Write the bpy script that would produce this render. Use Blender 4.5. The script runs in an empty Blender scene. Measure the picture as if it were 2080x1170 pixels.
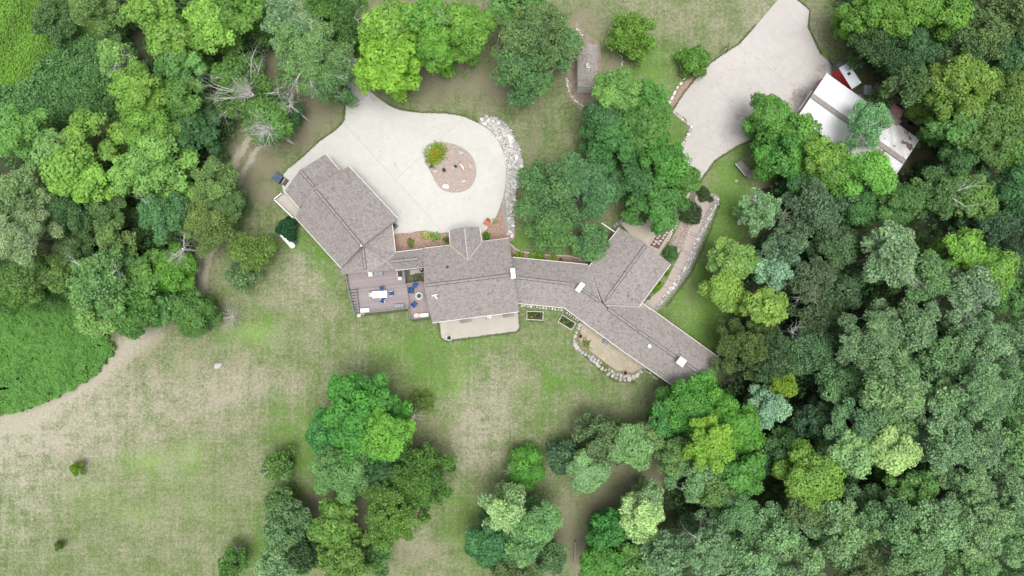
import bpy, bmesh, math, random
import numpy as np
from mathutils import Vector, Matrix
R = math.radians
S = bpy.context.scene
COL = S.collection
# ---------------------------------------------------------------- camera, sky, sun, exposure
HC = 86.6                       # height of the drone above the lawn, metres
FP = 2080 * 24 / 36.0           # focal length in photo pixels
cam_d = bpy.data.cameras.new("camera"); cam = bpy.data.objects.new("camera", cam_d); COL.objects.link(cam)
cam.location = (0, 0, HC); cam.rotation_euler = (0, 0, 0)
cam_d.lens = 24; cam_d.sensor_width = 36; cam_d.sensor_fit = 'HORIZONTAL'; cam_d.clip_start = 0.5; cam_d.clip_end = 9000
S.camera = cam
world = bpy.data.worlds.new("World"); S.world = world; world.use_nodes = True
wn = world.node_tree.nodes; wl = world.node_tree.links; wn.clear()
SUN_EL, SUN_AZ = 82, 135        # azimuth clockwise from the top of the picture
sky = wn.new('ShaderNodeTexSky'); sky.sky_type = 'NISHITA'; sky.sun_disc = False
sky.sun_elevation = R(SUN_EL); sky.sun_rotation = R(SUN_AZ); sky.dust_density = 4.0; sky.air_density = 1.0; sky.ozone_density = 1.0
hs = wn.new('ShaderNodeHueSaturation'); hs.inputs['Saturation'].default_value = 0.22
bg = wn.new('ShaderNodeBackground'); bg.inputs['Strength'].default_value = 0.13
wo = wn.new('ShaderNodeOutputWorld')
wl.new(sky.outputs[0], hs.inputs['Color']); wl.new(hs.outputs[0], bg.inputs['Color']); wl.new(bg.outputs[0], wo.inputs['Surface'])
sun_d = bpy.data.lights.new("sun", 'SUN'); sun_d.energy = 1.5; sun_d.angle = R(30); sun_d.color = (1.0, 0.965, 0.91)
sun = bpy.data.objects.new("sun", sun_d); COL.objects.link(sun); sun.location = (0, 0, 60)
sv = Vector((math.sin(R(SUN_AZ)) * math.cos(R(SUN_EL)), math.cos(R(SUN_AZ)) * math.cos(R(SUN_EL)), math.sin(R(SUN_EL))))
sun.rotation_euler = (-sv).to_track_quat('-Z', 'Y').to_euler()
S.view_settings.view_transform = 'Standard'; S.view_settings.look = 'None'; S.view_settings.gamma = 1
S.view_settings.exposure = 0.79
S.render.resolution_x = 1024; S.render.resolution_y = 576

# ---------------------------------------------------------------- helpers
def W(px, py, z=0.0):
    """point of the place that stands at height z and is seen at photo pixel px, py"""
    k = (HC - z) / FP
    return Vector(((px - 1040) * k, -(py - 585) * k, z))
def M(px, z=0.0): return px * (HC - z) / FP
def ang(dx, dy): return math.atan2(-dy, dx)

def tag(o, label=None, cat=None, group=None, kind=None):
    if label: o['label'] = label
    if cat: o['category'] = cat
    if group: o['group'] = group
    if kind: o['kind'] = kind
    return o
def thing(name, loc, label, cat, group=None, rz=0):
    o = bpy.data.objects.new(name, None); COL.objects.link(o); o.location = loc; o.rotation_euler = (0, 0, rz)
    o.empty_display_size = 0.3
    return tag(o, label, cat, group)

class MB:
    def __init__(s): s.v = []; s.f = []
    def add(s, vs, fs):
        b = len(s.v); s.v += [tuple(x) for x in vs]; s.f += [tuple(i + b for i in f) for f in fs]; return s
    def box(s, c, d, rz=0, bev=0):
        cx, cy, cz = c; a, b, h = d[0] / 2, d[1] / 2, d[2] / 2; cs, sn = math.cos(rz), math.sin(rz)
        if bev:
            vs = []
            for (q, zz) in ((bev, -h), (0, -h + bev), (0, h - bev), (bev, h)):
                for (x, y) in ((-a + q, -b + q), (a - q, -b + q), (a - q, b - q), (-a + q, b - q)): vs.append((cx + x * cs - y * sn, cy + x * sn + y * cs, cz + zz))
            fs = [(3, 2, 1, 0), (12, 13, 14, 15)]
            for k in range(3):
                for i in range(4): j = (i + 1) % 4; fs.append((k * 4 + i, k * 4 + j, k * 4 + 4 + j, k * 4 + 4 + i))
            return s.add(vs, fs)
        vs = [(cx + x * cs - y * sn, cy + x * sn + y * cs, cz + z) for z in (-h, h) for (x, y) in ((-a, -b), (a, -b), (a, b), (-a, b))]
        return s.add(vs, [(3, 2, 1, 0), (4, 5, 6, 7), (0, 1, 5, 4), (1, 2, 6, 5), (2, 3, 7, 6), (3, 0, 4, 7)])
    def bar(s, p, q, w, h):                       # box beam between two points, top flush up
        p, q = Vector(p), Vector(q); d = q - p; L = d.length
        if L < 1e-5: return s
        d.normalize(); up = Vector((0, 0, 1)); sd = d.cross(up)
        if sd.length < 1e-4: sd = Vector((1, 0, 0))
        sd.normalize(); u = sd.cross(d)
        vs = [c + sd * a * w / 2 + u * b * h / 2 for c in (p, q) for (a, b) in ((-1, -1), (1, -1), (1, 1), (-1, 1))]
        return s.add(vs, [(3, 2, 1, 0), (4, 5, 6, 7), (0, 1, 5, 4), (1, 2, 6, 5), (2, 3, 7, 6), (3, 0, 4, 7)])
    def tube(s, p, q, r0, r1, n=6, cap=True):
        p, q = Vector(p), Vector(q); d = (q - p)
        if d.length < 1e-5: return s
        d.normalize(); a = d.orthogonal().normalized(); b = d.cross(a)
        vs = []
        for (c, r) in ((p, r0), (q, r1)):
            for i in range(n):
                t = 2 * math.pi * i / n; vs.append(c + a * (math.cos(t) * r) + b * (math.sin(t) * r))
        fs = [(i, (i + 1) % n, n + (i + 1) % n, n + i) for i in range(n)]
        if cap: fs += [tuple(range(n - 1, -1, -1)), tuple(range(n, 2 * n))]
        return s.add(vs, fs)
    def lathe(s, c, prof, n=20):
        vs = []; fs = []; m = len(prof)
        for (r, z) in prof:
            for i in range(n):
                t = 2 * math.pi * i / n; vs.append((c[0] + r * math.cos(t), c[1] + r * math.sin(t), c[2] + z))
        for k in range(m - 1):
            for i in range(n): j = (i + 1) % n; fs.append((k * n + i, k * n + j, k * n + n + j, k * n + n + i))
        fs.append(tuple(range(n - 1, -1, -1))); fs.append(tuple(range((m - 1) * n, m * n)))
        return s.add(vs, fs)
    def prism(s, top, depth):                      # any polygon of 3-D points, extruded straight down
        n = len(top); vs = [Vector(p) for p in top] + [Vector(p) - Vector((0, 0, depth)) for p in top]
        return s.add(vs, [tuple(range(n)), tuple(range(2 * n - 1, n - 1, -1))] + [(i, i + n, (i + 1) % n + n, (i + 1) % n) for i in range(n)])
    def build(s, name, mat, parent=None, world=False, smooth=False, tri=False):
        me = bpy.data.meshes.new(name)
        off = parent.matrix_basis.translation if (world and parent is not None) else Vector((0, 0, 0))
        root = parent
        while world and root is not None and root.parent is not None: root = root.parent; off = off + root.matrix_basis.translation
        me.from_pydata([(v[0] - off[0], v[1] - off[1], v[2] - off[2]) for v in s.v], [], s.f)
        bm = bmesh.new(); bm.from_mesh(me)
        if tri: bmesh.ops.triangulate(bm, faces=[f for f in bm.faces if len(f.verts) > 4])
        bmesh.ops.recalc_face_normals(bm, faces=bm.faces); bm.to_mesh(me); bm.free()
        if smooth: me.polygons.foreach_set('use_smooth', [True] * len(me.polygons))
        me.materials.append(mat); me.update()
        o = bpy.data.objects.new(name, me); COL.objects.link(o)
        if parent is not None: o.parent = parent
        return o

def copy_tree(o, parent=None):
    c = o.copy(); COL.objects.link(c); c.parent = parent
    for ch in o.children: copy_tree(ch, c)
    return c

def spline(pts, k=6, closed=True):
    """Catmull-Rom through pixel points"""
    n = len(pts); out = []
    rng_ = range(n) if closed else range(n - 1)
    for i in rng_:
        g = (lambda j: pts[j % n]) if closed else (lambda j: pts[max(0, min(n - 1, j))])
        p0, p1, p2, p3 = g(i - 1), g(i), g(i + 1), g(i + 2)
        for s_ in range(k):
            t = s_ / k
            out.append(tuple(0.5 * ((2 * p1[a]) + (-p0[a] + p2[a]) * t + (2 * p0[a] - 5 * p1[a] + 4 * p2[a] - p3[a]) * t * t + (-p0[a] + 3 * p1[a] - 3 * p2[a] + p3[a]) * t ** 3) for a in (0, 1)))
    if not closed: out.append(tuple(pts[-1]))
    return out
def slab(name, pts, z, mat, depth=0.1, kind='structure', jit=0.0, label=None, seed=0):
    r = random.Random(seed)
    m = MB().prism([W(p[0] + r.uniform(-jit, jit), p[1] + r.uniform(-jit, jit), z) for p in pts], depth)
    o = m.build(name, mat, tri=True)
    if kind: o['kind'] = kind
    if label: o['label'] = label
    return o
def inside(px, py, poly):
    c = np.zeros(np.shape(px), bool); n = len(poly)
    for i in range(n):
        x1, y1 = poly[i]; x2, y2 = poly[(i + 1) % n]
        cond = ((y1 > py) != (y2 > py)) & (px < (x2 - x1) * (py - y1) / ((y2 - y1) or 1e-9) + x1)
        c ^= cond
    return c

# ---------------------------------------------------------------- materials
class NT:
    def __init__(s, name):
        s.m = bpy.data.materials.new(name); s.m.use_nodes = True; s.t = s.m.node_tree; s.t.nodes.clear()
        s.out = s.n('ShaderNodeOutputMaterial'); s.b = s.n('ShaderNodeBsdfPrincipled'); s.l(s.b.outputs[0], s.out.inputs[0])
        s.b.inputs['Specular IOR Level'].default_value = 0.3
        s.tc = s.n('ShaderNodeTexCoord').outputs['Object']
    def n(s, t): return s.t.nodes.new(t)
    def l(s, a, b): s.t.links.new(a, b)
    def put(s, a, sock):
        if isinstance(a, (int, float)): sock.default_value = a
        elif isinstance(a, tuple): sock.default_value = (a + (1,))[:4] if len(sock.default_value) == 4 else a[:3]
        else: s.l(a, sock)
    def noise(s, scale, detail=4, rough=.6, vec=None, dist=0):
        x = s.n('ShaderNodeTexNoise'); x.inputs['Scale'].default_value = scale; x.inputs['Detail'].default_value = detail
        x.inputs['Roughness'].default_value = rough; x.inputs['Distortion'].default_value = dist; s.l(vec or s.tc, x.inputs['Vector']); return x.outputs['Fac']
    def math(s, op, a, b=0.0, clamp=False):
        x = s.n('ShaderNodeMath'); x.operation = op; x.use_clamp = clamp; s.put(a, x.inputs[0]); s.put(b, x.inputs[1]); return x.outputs[0]
    def mr(s, a, f0, f1, t0=0.0, t1=1.0):
        x = s.n('ShaderNodeMapRange'); s.put(a, x.inputs[0]); x.inputs[1].default_value = f0; x.inputs[2].default_value = f1; x.inputs[3].default_value = t0; x.inputs[4].default_value = t1; return x.outputs[0]
    def mix(s, f, a, b, mode='MIX'):
        x = s.n('ShaderNodeMix'); x.data_type = 'RGBA'; x.blend_type = mode; s.put(f, x.inputs[0]); s.put(a, x.inputs[6]); s.put(b, x.inputs[7]); return x.outputs[2]
    def mapping(s, rz=0, sc=(1, 1, 1)):
        x = s.n('ShaderNodeMapping'); x.inputs['Rotation'].default_value = (0, 0, rz); x.inputs['Scale'].default_value = sc; s.l(s.tc, x.inputs['Vector']); return x.outputs[0]
    def bump(s, h, dist=.02, st=.6):
        x = s.n('ShaderNodeBump'); x.inputs['Distance'].default_value = dist; x.inputs['Strength'].default_value = st; s.l(h, x.inputs['Height']); s.l(x.outputs[0], s.b.inputs['Normal'])
    def fin(s, col, rough=.8, metal=0):
        s.put(col, s.b.inputs['Base Color']); s.put(rough, s.b.inputs['Roughness']); s.b.inputs['Metallic'].default_value = metal; return s.m
def pm(name, a, b=None, scale=3, rough=.8, metal=0, bump=0, detail=5):
    t = NT(name); b = b or tuple(x * .75 for x in a)
    f = t.mr(t.noise(scale, detail), .35, .65); c = t.mix(f, a, b)
    if bump: t.bump(t.noise(scale * 3, 4), bump)
    return t.fin(c, rough, metal)
MAT = {}
def shingle():
    t = NT('shingle_roof'); n1 = t.noise(.35, 3); n2 = t.noise(5.5, 4, .75); n3 = t.noise(2.0, 6, .75)
    v = t.n('ShaderNodeTexVoronoi'); v.inputs['Scale'].default_value = 5.2; t.l(t.tc, v.inputs['Vector']); vr = t.n('ShaderNodeSeparateColor'); t.l(v.outputs['Color'], vr.inputs[0])
    c = t.mix(t.mr(vr.outputs[0], 0, 1), (.140, .123, .115), (.310, .278, .265))
    c = t.mix(t.mr(vr.outputs[1], .72, 1, 0, .75), c, (.36, .295, .27)); c = t.mix(t.mr(n2, .35, .65, 0, .55), c, (.205, .19, .184))
    c = t.mix(t.mr(n3, .4, .62, 0, .5), c, (.29, .268, .258)); c = t.mix(t.mr(n1, .35, .65, 0, .15), c, (.21, .19, .19))
    t.bump(v.outputs['Distance'], .03, .5); return t.fin(c, .9)
def concrete(name, base, dark, blobs=(), bs=.9):
    t = NT(name); n1 = t.noise(.16, 5, .65); n2 = t.noise(1.1, 7, .75); n3 = t.noise(14, 3)
    c = t.mix(t.mr(n1, .32, .68), base, dark); c = t.mix(t.mr(n2, .35, .7, 0, .5), c, tuple(x * .82 for x in dark)); c = t.mix(t.mr(n3, .3, .7, 0, .14), c, tuple(x * .7 for x in dark))
    acc = None
    for (px, py, rad, col) in blobs:
        p = W(px, py); d = t.n('ShaderNodeVectorMath'); d.operation = 'DISTANCE'; t.l(t.tc, d.inputs[0]); d.inputs[1].default_value = (p.x, p.y, 0)
        f = t.mr(d.outputs['Value'], 0, M(rad), 1, 0); f = t.math('ADD', f, t.math('MULTIPLY', t.math('SUBTRACT', t.noise(.9, 6, .7), .5), 2.6))
        c = t.mix(t.mr(f, .35, .95, 0, bs), c, col)
    t.bump(n3, .004); return t.fin(c, .85)
def boards(name, rz, a, b, w=.145, gap=(.05, .042, .045), gw=.13):
    t = NT(name); vec = t.mapping(rz); sp = t.n('ShaderNodeSeparateXYZ'); t.l(vec, sp.inputs[0])
    y = t.math('DIVIDE', sp.outputs[1], w); fr = t.math('FRACT', y); fl = t.math('FLOOR', y)
    wnz = t.n('ShaderNodeTexWhiteNoise'); wnz.noise_dimensions = '1D'; t.l(fl, wnz.inputs['W'])
    c = t.mix(wnz.outputs[0], a, b); c = t.mix(t.mr(t.noise(2.0, 5), .3, .7, 0, .3), c, tuple(x * .7 for x in a))
    c = t.mix(t.math('LESS_THAN', fr, gw), c, gap); return t.fin(c, .7)
def paver(name, a, b, mortar, rz, sc=1.0, row=.12, bw=.24):
    t = NT(name); x = t.n('ShaderNodeTexBrick'); t.l(t.mapping(rz), x.inputs['Vector']); x.inputs['Scale'].default_value = sc
    x.inputs['Color1'].default_value = a + (1,); x.inputs['Color2'].default_value = b + (1,); x.inputs['Mortar'].default_value = mortar + (1,)
    x.inputs['Brick Width'].default_value = bw; x.inputs['Row Height'].default_value = row; x.inputs['Mortar Size'].default_value = .012; x.inputs['Mortar Smooth'].default_value = .3
    c = t.mix(t.mr(t.noise(.8, 6), .35, .65, 0, .5), x.outputs[0], mortar); return t.fin(c, .85)
def grass_mat():
    t = NT('ground_grass')
    a = t.n('ShaderNodeAttribute'); a.attribute_name = 'mask'; sp = t.n('ShaderNodeSeparateColor'); t.l(a.outputs['Color'], sp.inputs[0])
    b = t.n('ShaderNodeAttribute'); b.attribute_name = 'mask_b'; sq = t.n('ShaderNodeSeparateColor'); t.l(b.outputs['Color'], sq.inputs[0])
    dry, viv, soil = sp.outputs[0], sp.outputs[1], sp.outputs[2]; pale, leaf, yel = sq.outputs[0], sq.outputs[1], sq.outputs[2]
    n1 = t.noise(.38, 8, .7); n2 = t.noise(2.6, 7, .8); n3 = t.noise(5.5, 6, .85)
    nm = t.noise(1.0, 4, .6, t.mapping(R(4), (1.9, .10, 1))); ns = t.noise(1.0, 5, .7, t.mapping(R(-38), (.12, 1.5, 1)))
    def g(n, k): return t.math('MULTIPLY', t.math('SUBTRACT', n, .5), k)
    d = t.math('ADD', dry, t.math('ADD', g(n1, 1.9), t.math('ADD', g(n2, 2.0), t.math('ADD', g(n3, 2.2), t.math('ADD', g(nm, .9), g(ns, .7))))))
    dryf = t.mr(d, .08, 1.08)
    v = t.math('ADD', viv, t.math('ADD', g(n1, .9), g(n2, .8)))
    green = t.mix(t.mr(v, .1, .9), (.088, .122, .042), (.094, .182, .034))
    green = t.mix(t.mr(t.noise(.8, 6, .7), .50, .66, 0, .45), green, (.095, .092, .045))
    green = t.mix(t.mr(yel, 0, 1), green, (.155, .265, .060))
    dc = t.mix(t.mr(t.math('ADD', pale, g(n2, .8)), .1, .9), (.200, .188, .120), (.315, .292, .228))
    c = t.mix(dryf, green, dc)
    sc_ = t.mix(t.mr(n2, .38, .62), (.235, .205, .150), (.150, .138, .090))
    s = t.math('ADD', soil, t.math('ADD', g(n1, .9), g(n2, .7)))
    c = t.mix(t.mr(s, .12, .80, 0, .8), c, sc_)
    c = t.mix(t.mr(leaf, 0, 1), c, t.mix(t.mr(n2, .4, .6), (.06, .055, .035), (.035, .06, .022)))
    br = t.n('ShaderNodeMix'); br.data_type = 'RGBA'; br.blend_type = 'MULTIPLY'; br.inputs[0].default_value = 1
    gr = t.mr(t.math('ADD', g(n3, 1.3), g(n2, .9)), -.5, .5, .50, 1.50); gc = t.n('ShaderNodeCombineColor'); [t.l(gr, gc.inputs[i]) for i in range(3)]
    t.l(c, br.inputs[6]); t.l(gc.outputs[0], br.inputs[7]); t.bump(n3, .05, .7); return t.fin(br.outputs[2], .95)
def leaf_mat(name, trans=.34, rough=.55):
    t = NT(name); oi = t.n('ShaderNodeObjectInfo'); at = t.n('ShaderNodeAttribute'); at.attribute_name = 'tint'
    sp = t.n('ShaderNodeSeparateColor'); t.l(at.outputs['Color'], sp.inputs[0])
    g = t.mr(sp.outputs[0], 0, 1, .58, 1.42); gc = t.n('ShaderNodeCombineColor'); [t.l(g, gc.inputs[i]) for i in range(3)]
    c = t.mix(1.0, oi.outputs['Color'], gc.outputs[0], 'MULTIPLY')
    w = t.mix(1.0, c, (1.2, 1.1, .85), 'MULTIPLY'); c = t.mix(t.mr(sp.outputs[1], .5, 1, 0, .45), c, w)
    k = t.mix(1.0, c, (.72, .92, 1.15), 'MULTIPLY'); c = t.mix(t.mr(sp.outputs[1], 0, .4, .3, 0), c, k)
    t.fin(c, rough); t.b.inputs['Specular IOR Level'].default_value = .35
    tr = t.n('ShaderNodeBsdfTranslucent'); t.l(t.mix(1.0, c, (1.0, 1.25, .75), 'MULTIPLY'), tr.inputs[0])
    mx = t.n('ShaderNodeMixShader'); mx.inputs[0].default_value = trans; t.l(t.b.outputs[0], mx.inputs[1]); t.l(tr.outputs[0], mx.inputs[2]); t.l(mx.outputs[0], t.out.inputs[0]); return t.m
MAT['leaf'] = leaf_mat('foliage')
MAT['shingle'] = shingle()
MAT['ridge'] = pm('ridge_vent_shingle', (.255, .235, .228), (.19, .175, .17), 6)
MAT['dark'] = pm('dark_trim', (.055, .05, .05))
MAT['valley'] = pm('valley_flashing', (.40, .37, .355), (.30, .27, .26), 5)
MAT['white'] = pm('white_paint', (.80, .80, .79), (.74, .74, .73), 2, .5)
MAT['gutter'] = pm('eave_trim', (.60, .59, .575), (.54, .53, .515), 2, .5)
MAT['siding'] = boards('white_siding', 0, (.66, .66, .64), (.62, .62, .6), .2, (.4, .4, .4), .06)
MAT['glass'] = pm('window_glass', (.05, .07, .08), (.03, .04, .05), 2, .08)
MAT['door'] = pm('painted_door', (.62, .60, .56), (.56, .54, .5), 2, .5)
MAT['chim'] = pm('chimney_cap_metal', (.72, .71, .69), (.62, .61, .59), 3, .5)
MAT['stonecap'] = pm('chimney_stone', (.46, .42, .39), (.3, .27, .25), 5, .8)
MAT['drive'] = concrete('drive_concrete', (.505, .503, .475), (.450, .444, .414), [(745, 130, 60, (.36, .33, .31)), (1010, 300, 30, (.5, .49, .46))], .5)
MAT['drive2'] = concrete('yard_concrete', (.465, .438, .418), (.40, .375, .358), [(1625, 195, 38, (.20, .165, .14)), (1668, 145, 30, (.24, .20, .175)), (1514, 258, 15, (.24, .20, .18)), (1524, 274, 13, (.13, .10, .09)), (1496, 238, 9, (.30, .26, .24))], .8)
MAT['joint'] = pm('joint_filler', (.30, .29, .275), (.36, .35, .33), 3)
MAT['patio'] = concrete('patio_concrete', (.43, .405, .36), (.37, .345, .30))
MAT['path'] = concrete('walk_concrete', (.44, .375, .335), (.37, .315, .28))
MAT['pad'] = concrete('sand_patio', (.50, .455, .375), (.44, .395, .32))
MAT['mulch'] = pm('wood_mulch', (.36, .255, .205), (.20, .135, .10), 5, .95, bump=.03)
MAT['islemulch'] = pm('pebble_mulch', (.40, .335, .30), (.26, .205, .18), 6, .95, bump=.03)
MAT['gravelbed'] = pm('gravel_bed', (.34, .315, .29), (.20, .185, .165), 7, .95, bump=.04)
MAT['rock'] = pm('field_stone', (.46, .445, .425), (.33, .315, .30), 2.5, .85, bump=.02)
MAT['rockpink'] = pm('pink_granite', (.50, .42, .395), (.38, .315, .30), 2.5, .85, bump=.02)
MAT['rockgrey'] = pm('grey_granite', (.38, .385, .395), (.27, .27, .28), 2.5, .85, bump=.02)
MAT['rockwhite'] = pm('limestone', (.68, .665, .64), (.54, .525, .50), 2.5, .85, bump=.02)
MAT['deck'] = boards('composite_deck', ang(1000, -110) * -1, (.31, .262, .268), (.245, .208, .214))
MAT['deckb'] = boards('composite_deck_side', R(90) - ang(1000, -110), (.33, .265, .26), (.26, .205, .215))
MAT['rail'] = pm('grey_rail', (.20, .20, .215), (.15, .15, .16), 3, .5)
MAT['step'] = boards('stair_boards', -ang(1000, -110), (.27, .225, .235), (.21, .175, .185), .36, (.03, .027, .03), .22)
MAT['blue'] = pm('blue_cushion', (.030, .085, .24), (.022, .06, .17), 5, .8)
MAT['greycush'] = pm('grey_cushion', (.30, .31, .34), (.24, .25, .28), 8, .9)
MAT['cream'] = pm('cream_fabric', (.76, .74, .70), (.66, .63, .59), 4, .8)
MAT['pink'] = pm('blush_table_top', (.62, .46, .40), (.55, .40, .35), 4, .6)
MAT['wood'] = pm('weathered_wood', (.27, .235, .205), (.17, .145, .125), 5, .85)
MAT['orangewood'] = pm('cedar_wood', (.48, .19, .10), (.36, .13, .06), 5, .7)
MAT['steel'] = pm('galvanised_steel', (.55, .56, .58), (.42, .43, .45), 4, .4, .5)
MAT['black'] = pm('black_metal', (.02, .02, .022), (.03, .03, .03), 4, .5)
MAT['bark'] = pm('bark', (.17, .135, .11), (.09, .07, .055), 3, .95, bump=.03)
MAT['pale'] = pm('pale_bark', (.44, .41, .38), (.30, .275, .25), 3, .9)
MAT['bone'] = pm('dead_wood', (.62, .60, .575), (.45, .43, .41), 3, .9)
MAT['tank'] = pm('white_tank_paint', (.82, .82, .82), (.77, .77, .77), 1, .3)
MAT['red'] = pm('red_paint', (.50, .012, .022), (.42, .01, .018), 2, .35)
MAT['redwall'] = boards('red_board_wall', 0, (.34, .19, .18), (.28, .15, .145), .2)
MAT['trailtop'] = pm('trailer_roof_metal', (.56, .61, .64), (.47, .52, .55), .8, .35)
MAT['water'] = pm('marsh_water', (.008, .012, .008), (.004, .006, .004), 2, .12)
MAT['soil'] = pm('garden_soil', (.075, .05, .035), (.04, .03, .02), 5, .95)
MAT['terra'] = pm('brown_planter', (.40, .27, .22), (.33, .22, .18), 5, .8)
MAT['greymetal'] = pm('grey_sheet_roof', (.30, .275, .255), (.19, .175, .16), 1.5, .7)
MAT['paver'] = paver('patio_pavers', (.42, .365, .29), (.36, .305, .24), (.22, .20, .14), R(36), .9, .2, .34)
MAT['brickpath'] = paver('brick_path', (.43, .36, .33), (.37, .305, .28), (.30, .26, .235), R(-60), .9)
def barn_roof(old):
    t = NT('white_metal_roof_old' if old else 'white_metal_roof'); vec = t.mapping(R(35.5)); sp = t.n('ShaderNodeSeparateXYZ'); t.l(vec, sp.inputs[0])
    fr = t.math('FRACT', t.math('DIVIDE', sp.outputs[0], .42))
    c = t.mix(t.mr(t.noise(.5, 5), .35, .7), (.68, .69, .71), (.62, .63, .65) if not old else (.46, .45, .45))
    st = t.noise(1, 5, .7, t.mapping(R(35.5), (1.6, .25, 1)))
    c = t.mix(t.mr(st, .5, .75, 0, .65 if old else .2), c, (.36, .33, .31))
    if old: c = t.mix(t.mr(t.noise(.75, 3, .5), .605, .63), c, (.16, .11, .09))
    c = t.mix(t.math('LESS_THAN', fr, .1), c, (.54, .545, .56) if not old else (.46, .44, .43)); return t.fin(c, .45)
MAT['barn'] = barn_roof(False); MAT['barnold'] = barn_roof(True)
# ================================================================ GROUND
def gauss(px, py, cx, cy, rx, ry, a=0):
    c, s = math.cos(R(a)), math.sin(R(a)); dx, dy = px - cx, py - cy
    u = (dx * c + dy * s) / rx; v = (-dx * s + dy * c) / ry; return np.exp(-(u * u + v * v))
def seg(px, py, pts, w):
    best = np.full(px.shape, 1e9)
    for (a, b) in zip(pts[:-1], pts[1:]):
        dx, dy = b[0] - a[0], b[1] - a[1]; t = np.clip(((px - a[0]) * dx + (py - a[1]) * dy) / (dx * dx + dy * dy), 0, 1)
        best = np.minimum(best, np.hypot(px - a[0] - t * dx, py - a[1] - t * dy))
    return np.exp(-(best / w) ** 2)
LEFTWOOD = [(-80, 230), (40, 225), (140, 235), (200, 170), (220, 60), (200, -60), (560, -60), (560, 90), (500, 200), (470, 300), (430, 350), (410, 470), (385, 560), (340, 610), (260, 670), (160, 640), (60, 590), (-80, 600)]
RIGHTWOOD = [(1690, -60), (1720, 60), (1730, 120), (1800, 180), (1915, 262), (1890, 320), (1840, 350), (1760, 345), (1600, 340), (1560, 380), (1560, 470), (1500, 560), (1490, 640), (1450, 720), (1460, 780), (1400, 810), (1360, 900), (1350, 1000), (1330, 1060), (1270, 1230), (2200, 1230), (2200, -60)]
xs = np.concatenate([[-4000, -1500, -500, -200, -110], np.arange(-86, 86.1, .4), [110, 200, 500, 1500, 4000]])
ys = np.concatenate([[-4000, -1500, -500, -200, -90], np.arange(-56, 56.1, .4), [90, 200, 500, 1500, 4000]])
GX, GY = np.meshgrid(xs, ys); PX = GX / (HC / FP) + 1040; PY = 585 - GY / (HC / FP)
def vnoise(x, y, sc, seed):
    g_ = np.random.RandomState(seed).uniform(-1, 1, (256, 256)); u = x / sc + 1000; v = y / sc + 1000; i = np.floor(u).astype(int); j = np.floor(v).astype(int); fu, fv = u - i, v - j; fu = fu * fu * (3 - 2 * fu); fv = fv * fv * (3 - 2 * fv); i %= 255; j %= 255
    return g_[i, j] * (1 - fu) * (1 - fv) + g_[i + 1, j] * fu * (1 - fv) + g_[i, j + 1] * (1 - fu) * fv + g_[i + 1, j + 1] * fu * fv
PX0, PY0 = PX, PY
PX = PX0 + 26 * vnoise(PX0, PY0, 55, 1) + 14 * vnoise(PX0, PY0, 21, 2) + 7 * vnoise(PX0, PY0, 9, 3); PY = PY0 + 26 * vnoise(PX0, PY0, 55, 4) + 14 * vnoise(PX0, PY0, 21, 5) + 7 * vnoise(PX0, PY0, 9, 6)
dry = np.full(PX.shape, .40); viv = np.full(PX.shape, .40); soil = np.zeros(PX.shape); pale = np.full(PX.shape, .35); leaf = np.zeros(PX.shape); yel = np.zeros(PX.shape)
for (cx, cy, rx, ry, a, k) in [(60, 920, 110, 120, 0, .26), (270, 760, 190, 60, -25, .26), (480, 790, 170, 60, -8, .50), (990, 830, 60, 110, 20, .42), (620, 570, 60, 60, 0, .35), (600, 660, 100, 50, 0, .2), (200, 880, 180, 60, -10, .3),
        (960, 930, 30, 70, 0, .3), (1230, 830, 90, 35, 0, .3), (1370, 40, 130, 40, 0, .25), (1560, 30, 60, 40, -40, .3), (830, 1130, 50, 50, 0, .4), (1040, 760, 120, 60, 0, .15), (380, 1090, 130, 80, 0, .15), (1480, 100, 40, 30, -30, .3), (500, 950, 60, 70, 0, .2), (1650, 80, 20, 60, 0, .35)]:
    dry += k * gauss(PX, PY, cx, cy, rx, ry, a)
for (cx, cy, rx, ry, a, k) in [(1430, 690, 60, 100, 0, .9), (1400, 620, 40, 50, 0, .7), (1440, 580, 30, 60, 0, .6), (1480, 400, 45, 110, 10, .9), (1330, 160, 55, 60, 0, .6), (1072, 490, 40, 40, 0, .7), (870, 705, 120, 22, -5, .35), (500, 680, 60, 30, 0, .5), (645, 520, 25, 70, -40, .6),
        (600, 920, 60, 90, 0, .5), (560, 1120, 90, 80, 0, .5), (1180, 800, 130, 22, 10, .35), (940, 1060, 50, 100, 0, .4), (1360, 280, 40, 50, 0, .6), (1110, 800, 60, 90, 10, .2), (880, 770, 60, 80, 0, .4), (620, 850, 40, 60, 0, .3), (1660, 115, 22, 16, 30, .6), (60, 60, 200, 200, 0, .6)]:
    viv += k * gauss(PX, PY, cx, cy, rx, ry, a); dry -= .65 * k * gauss(PX, PY, cx, cy, rx, ry, a)
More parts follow.
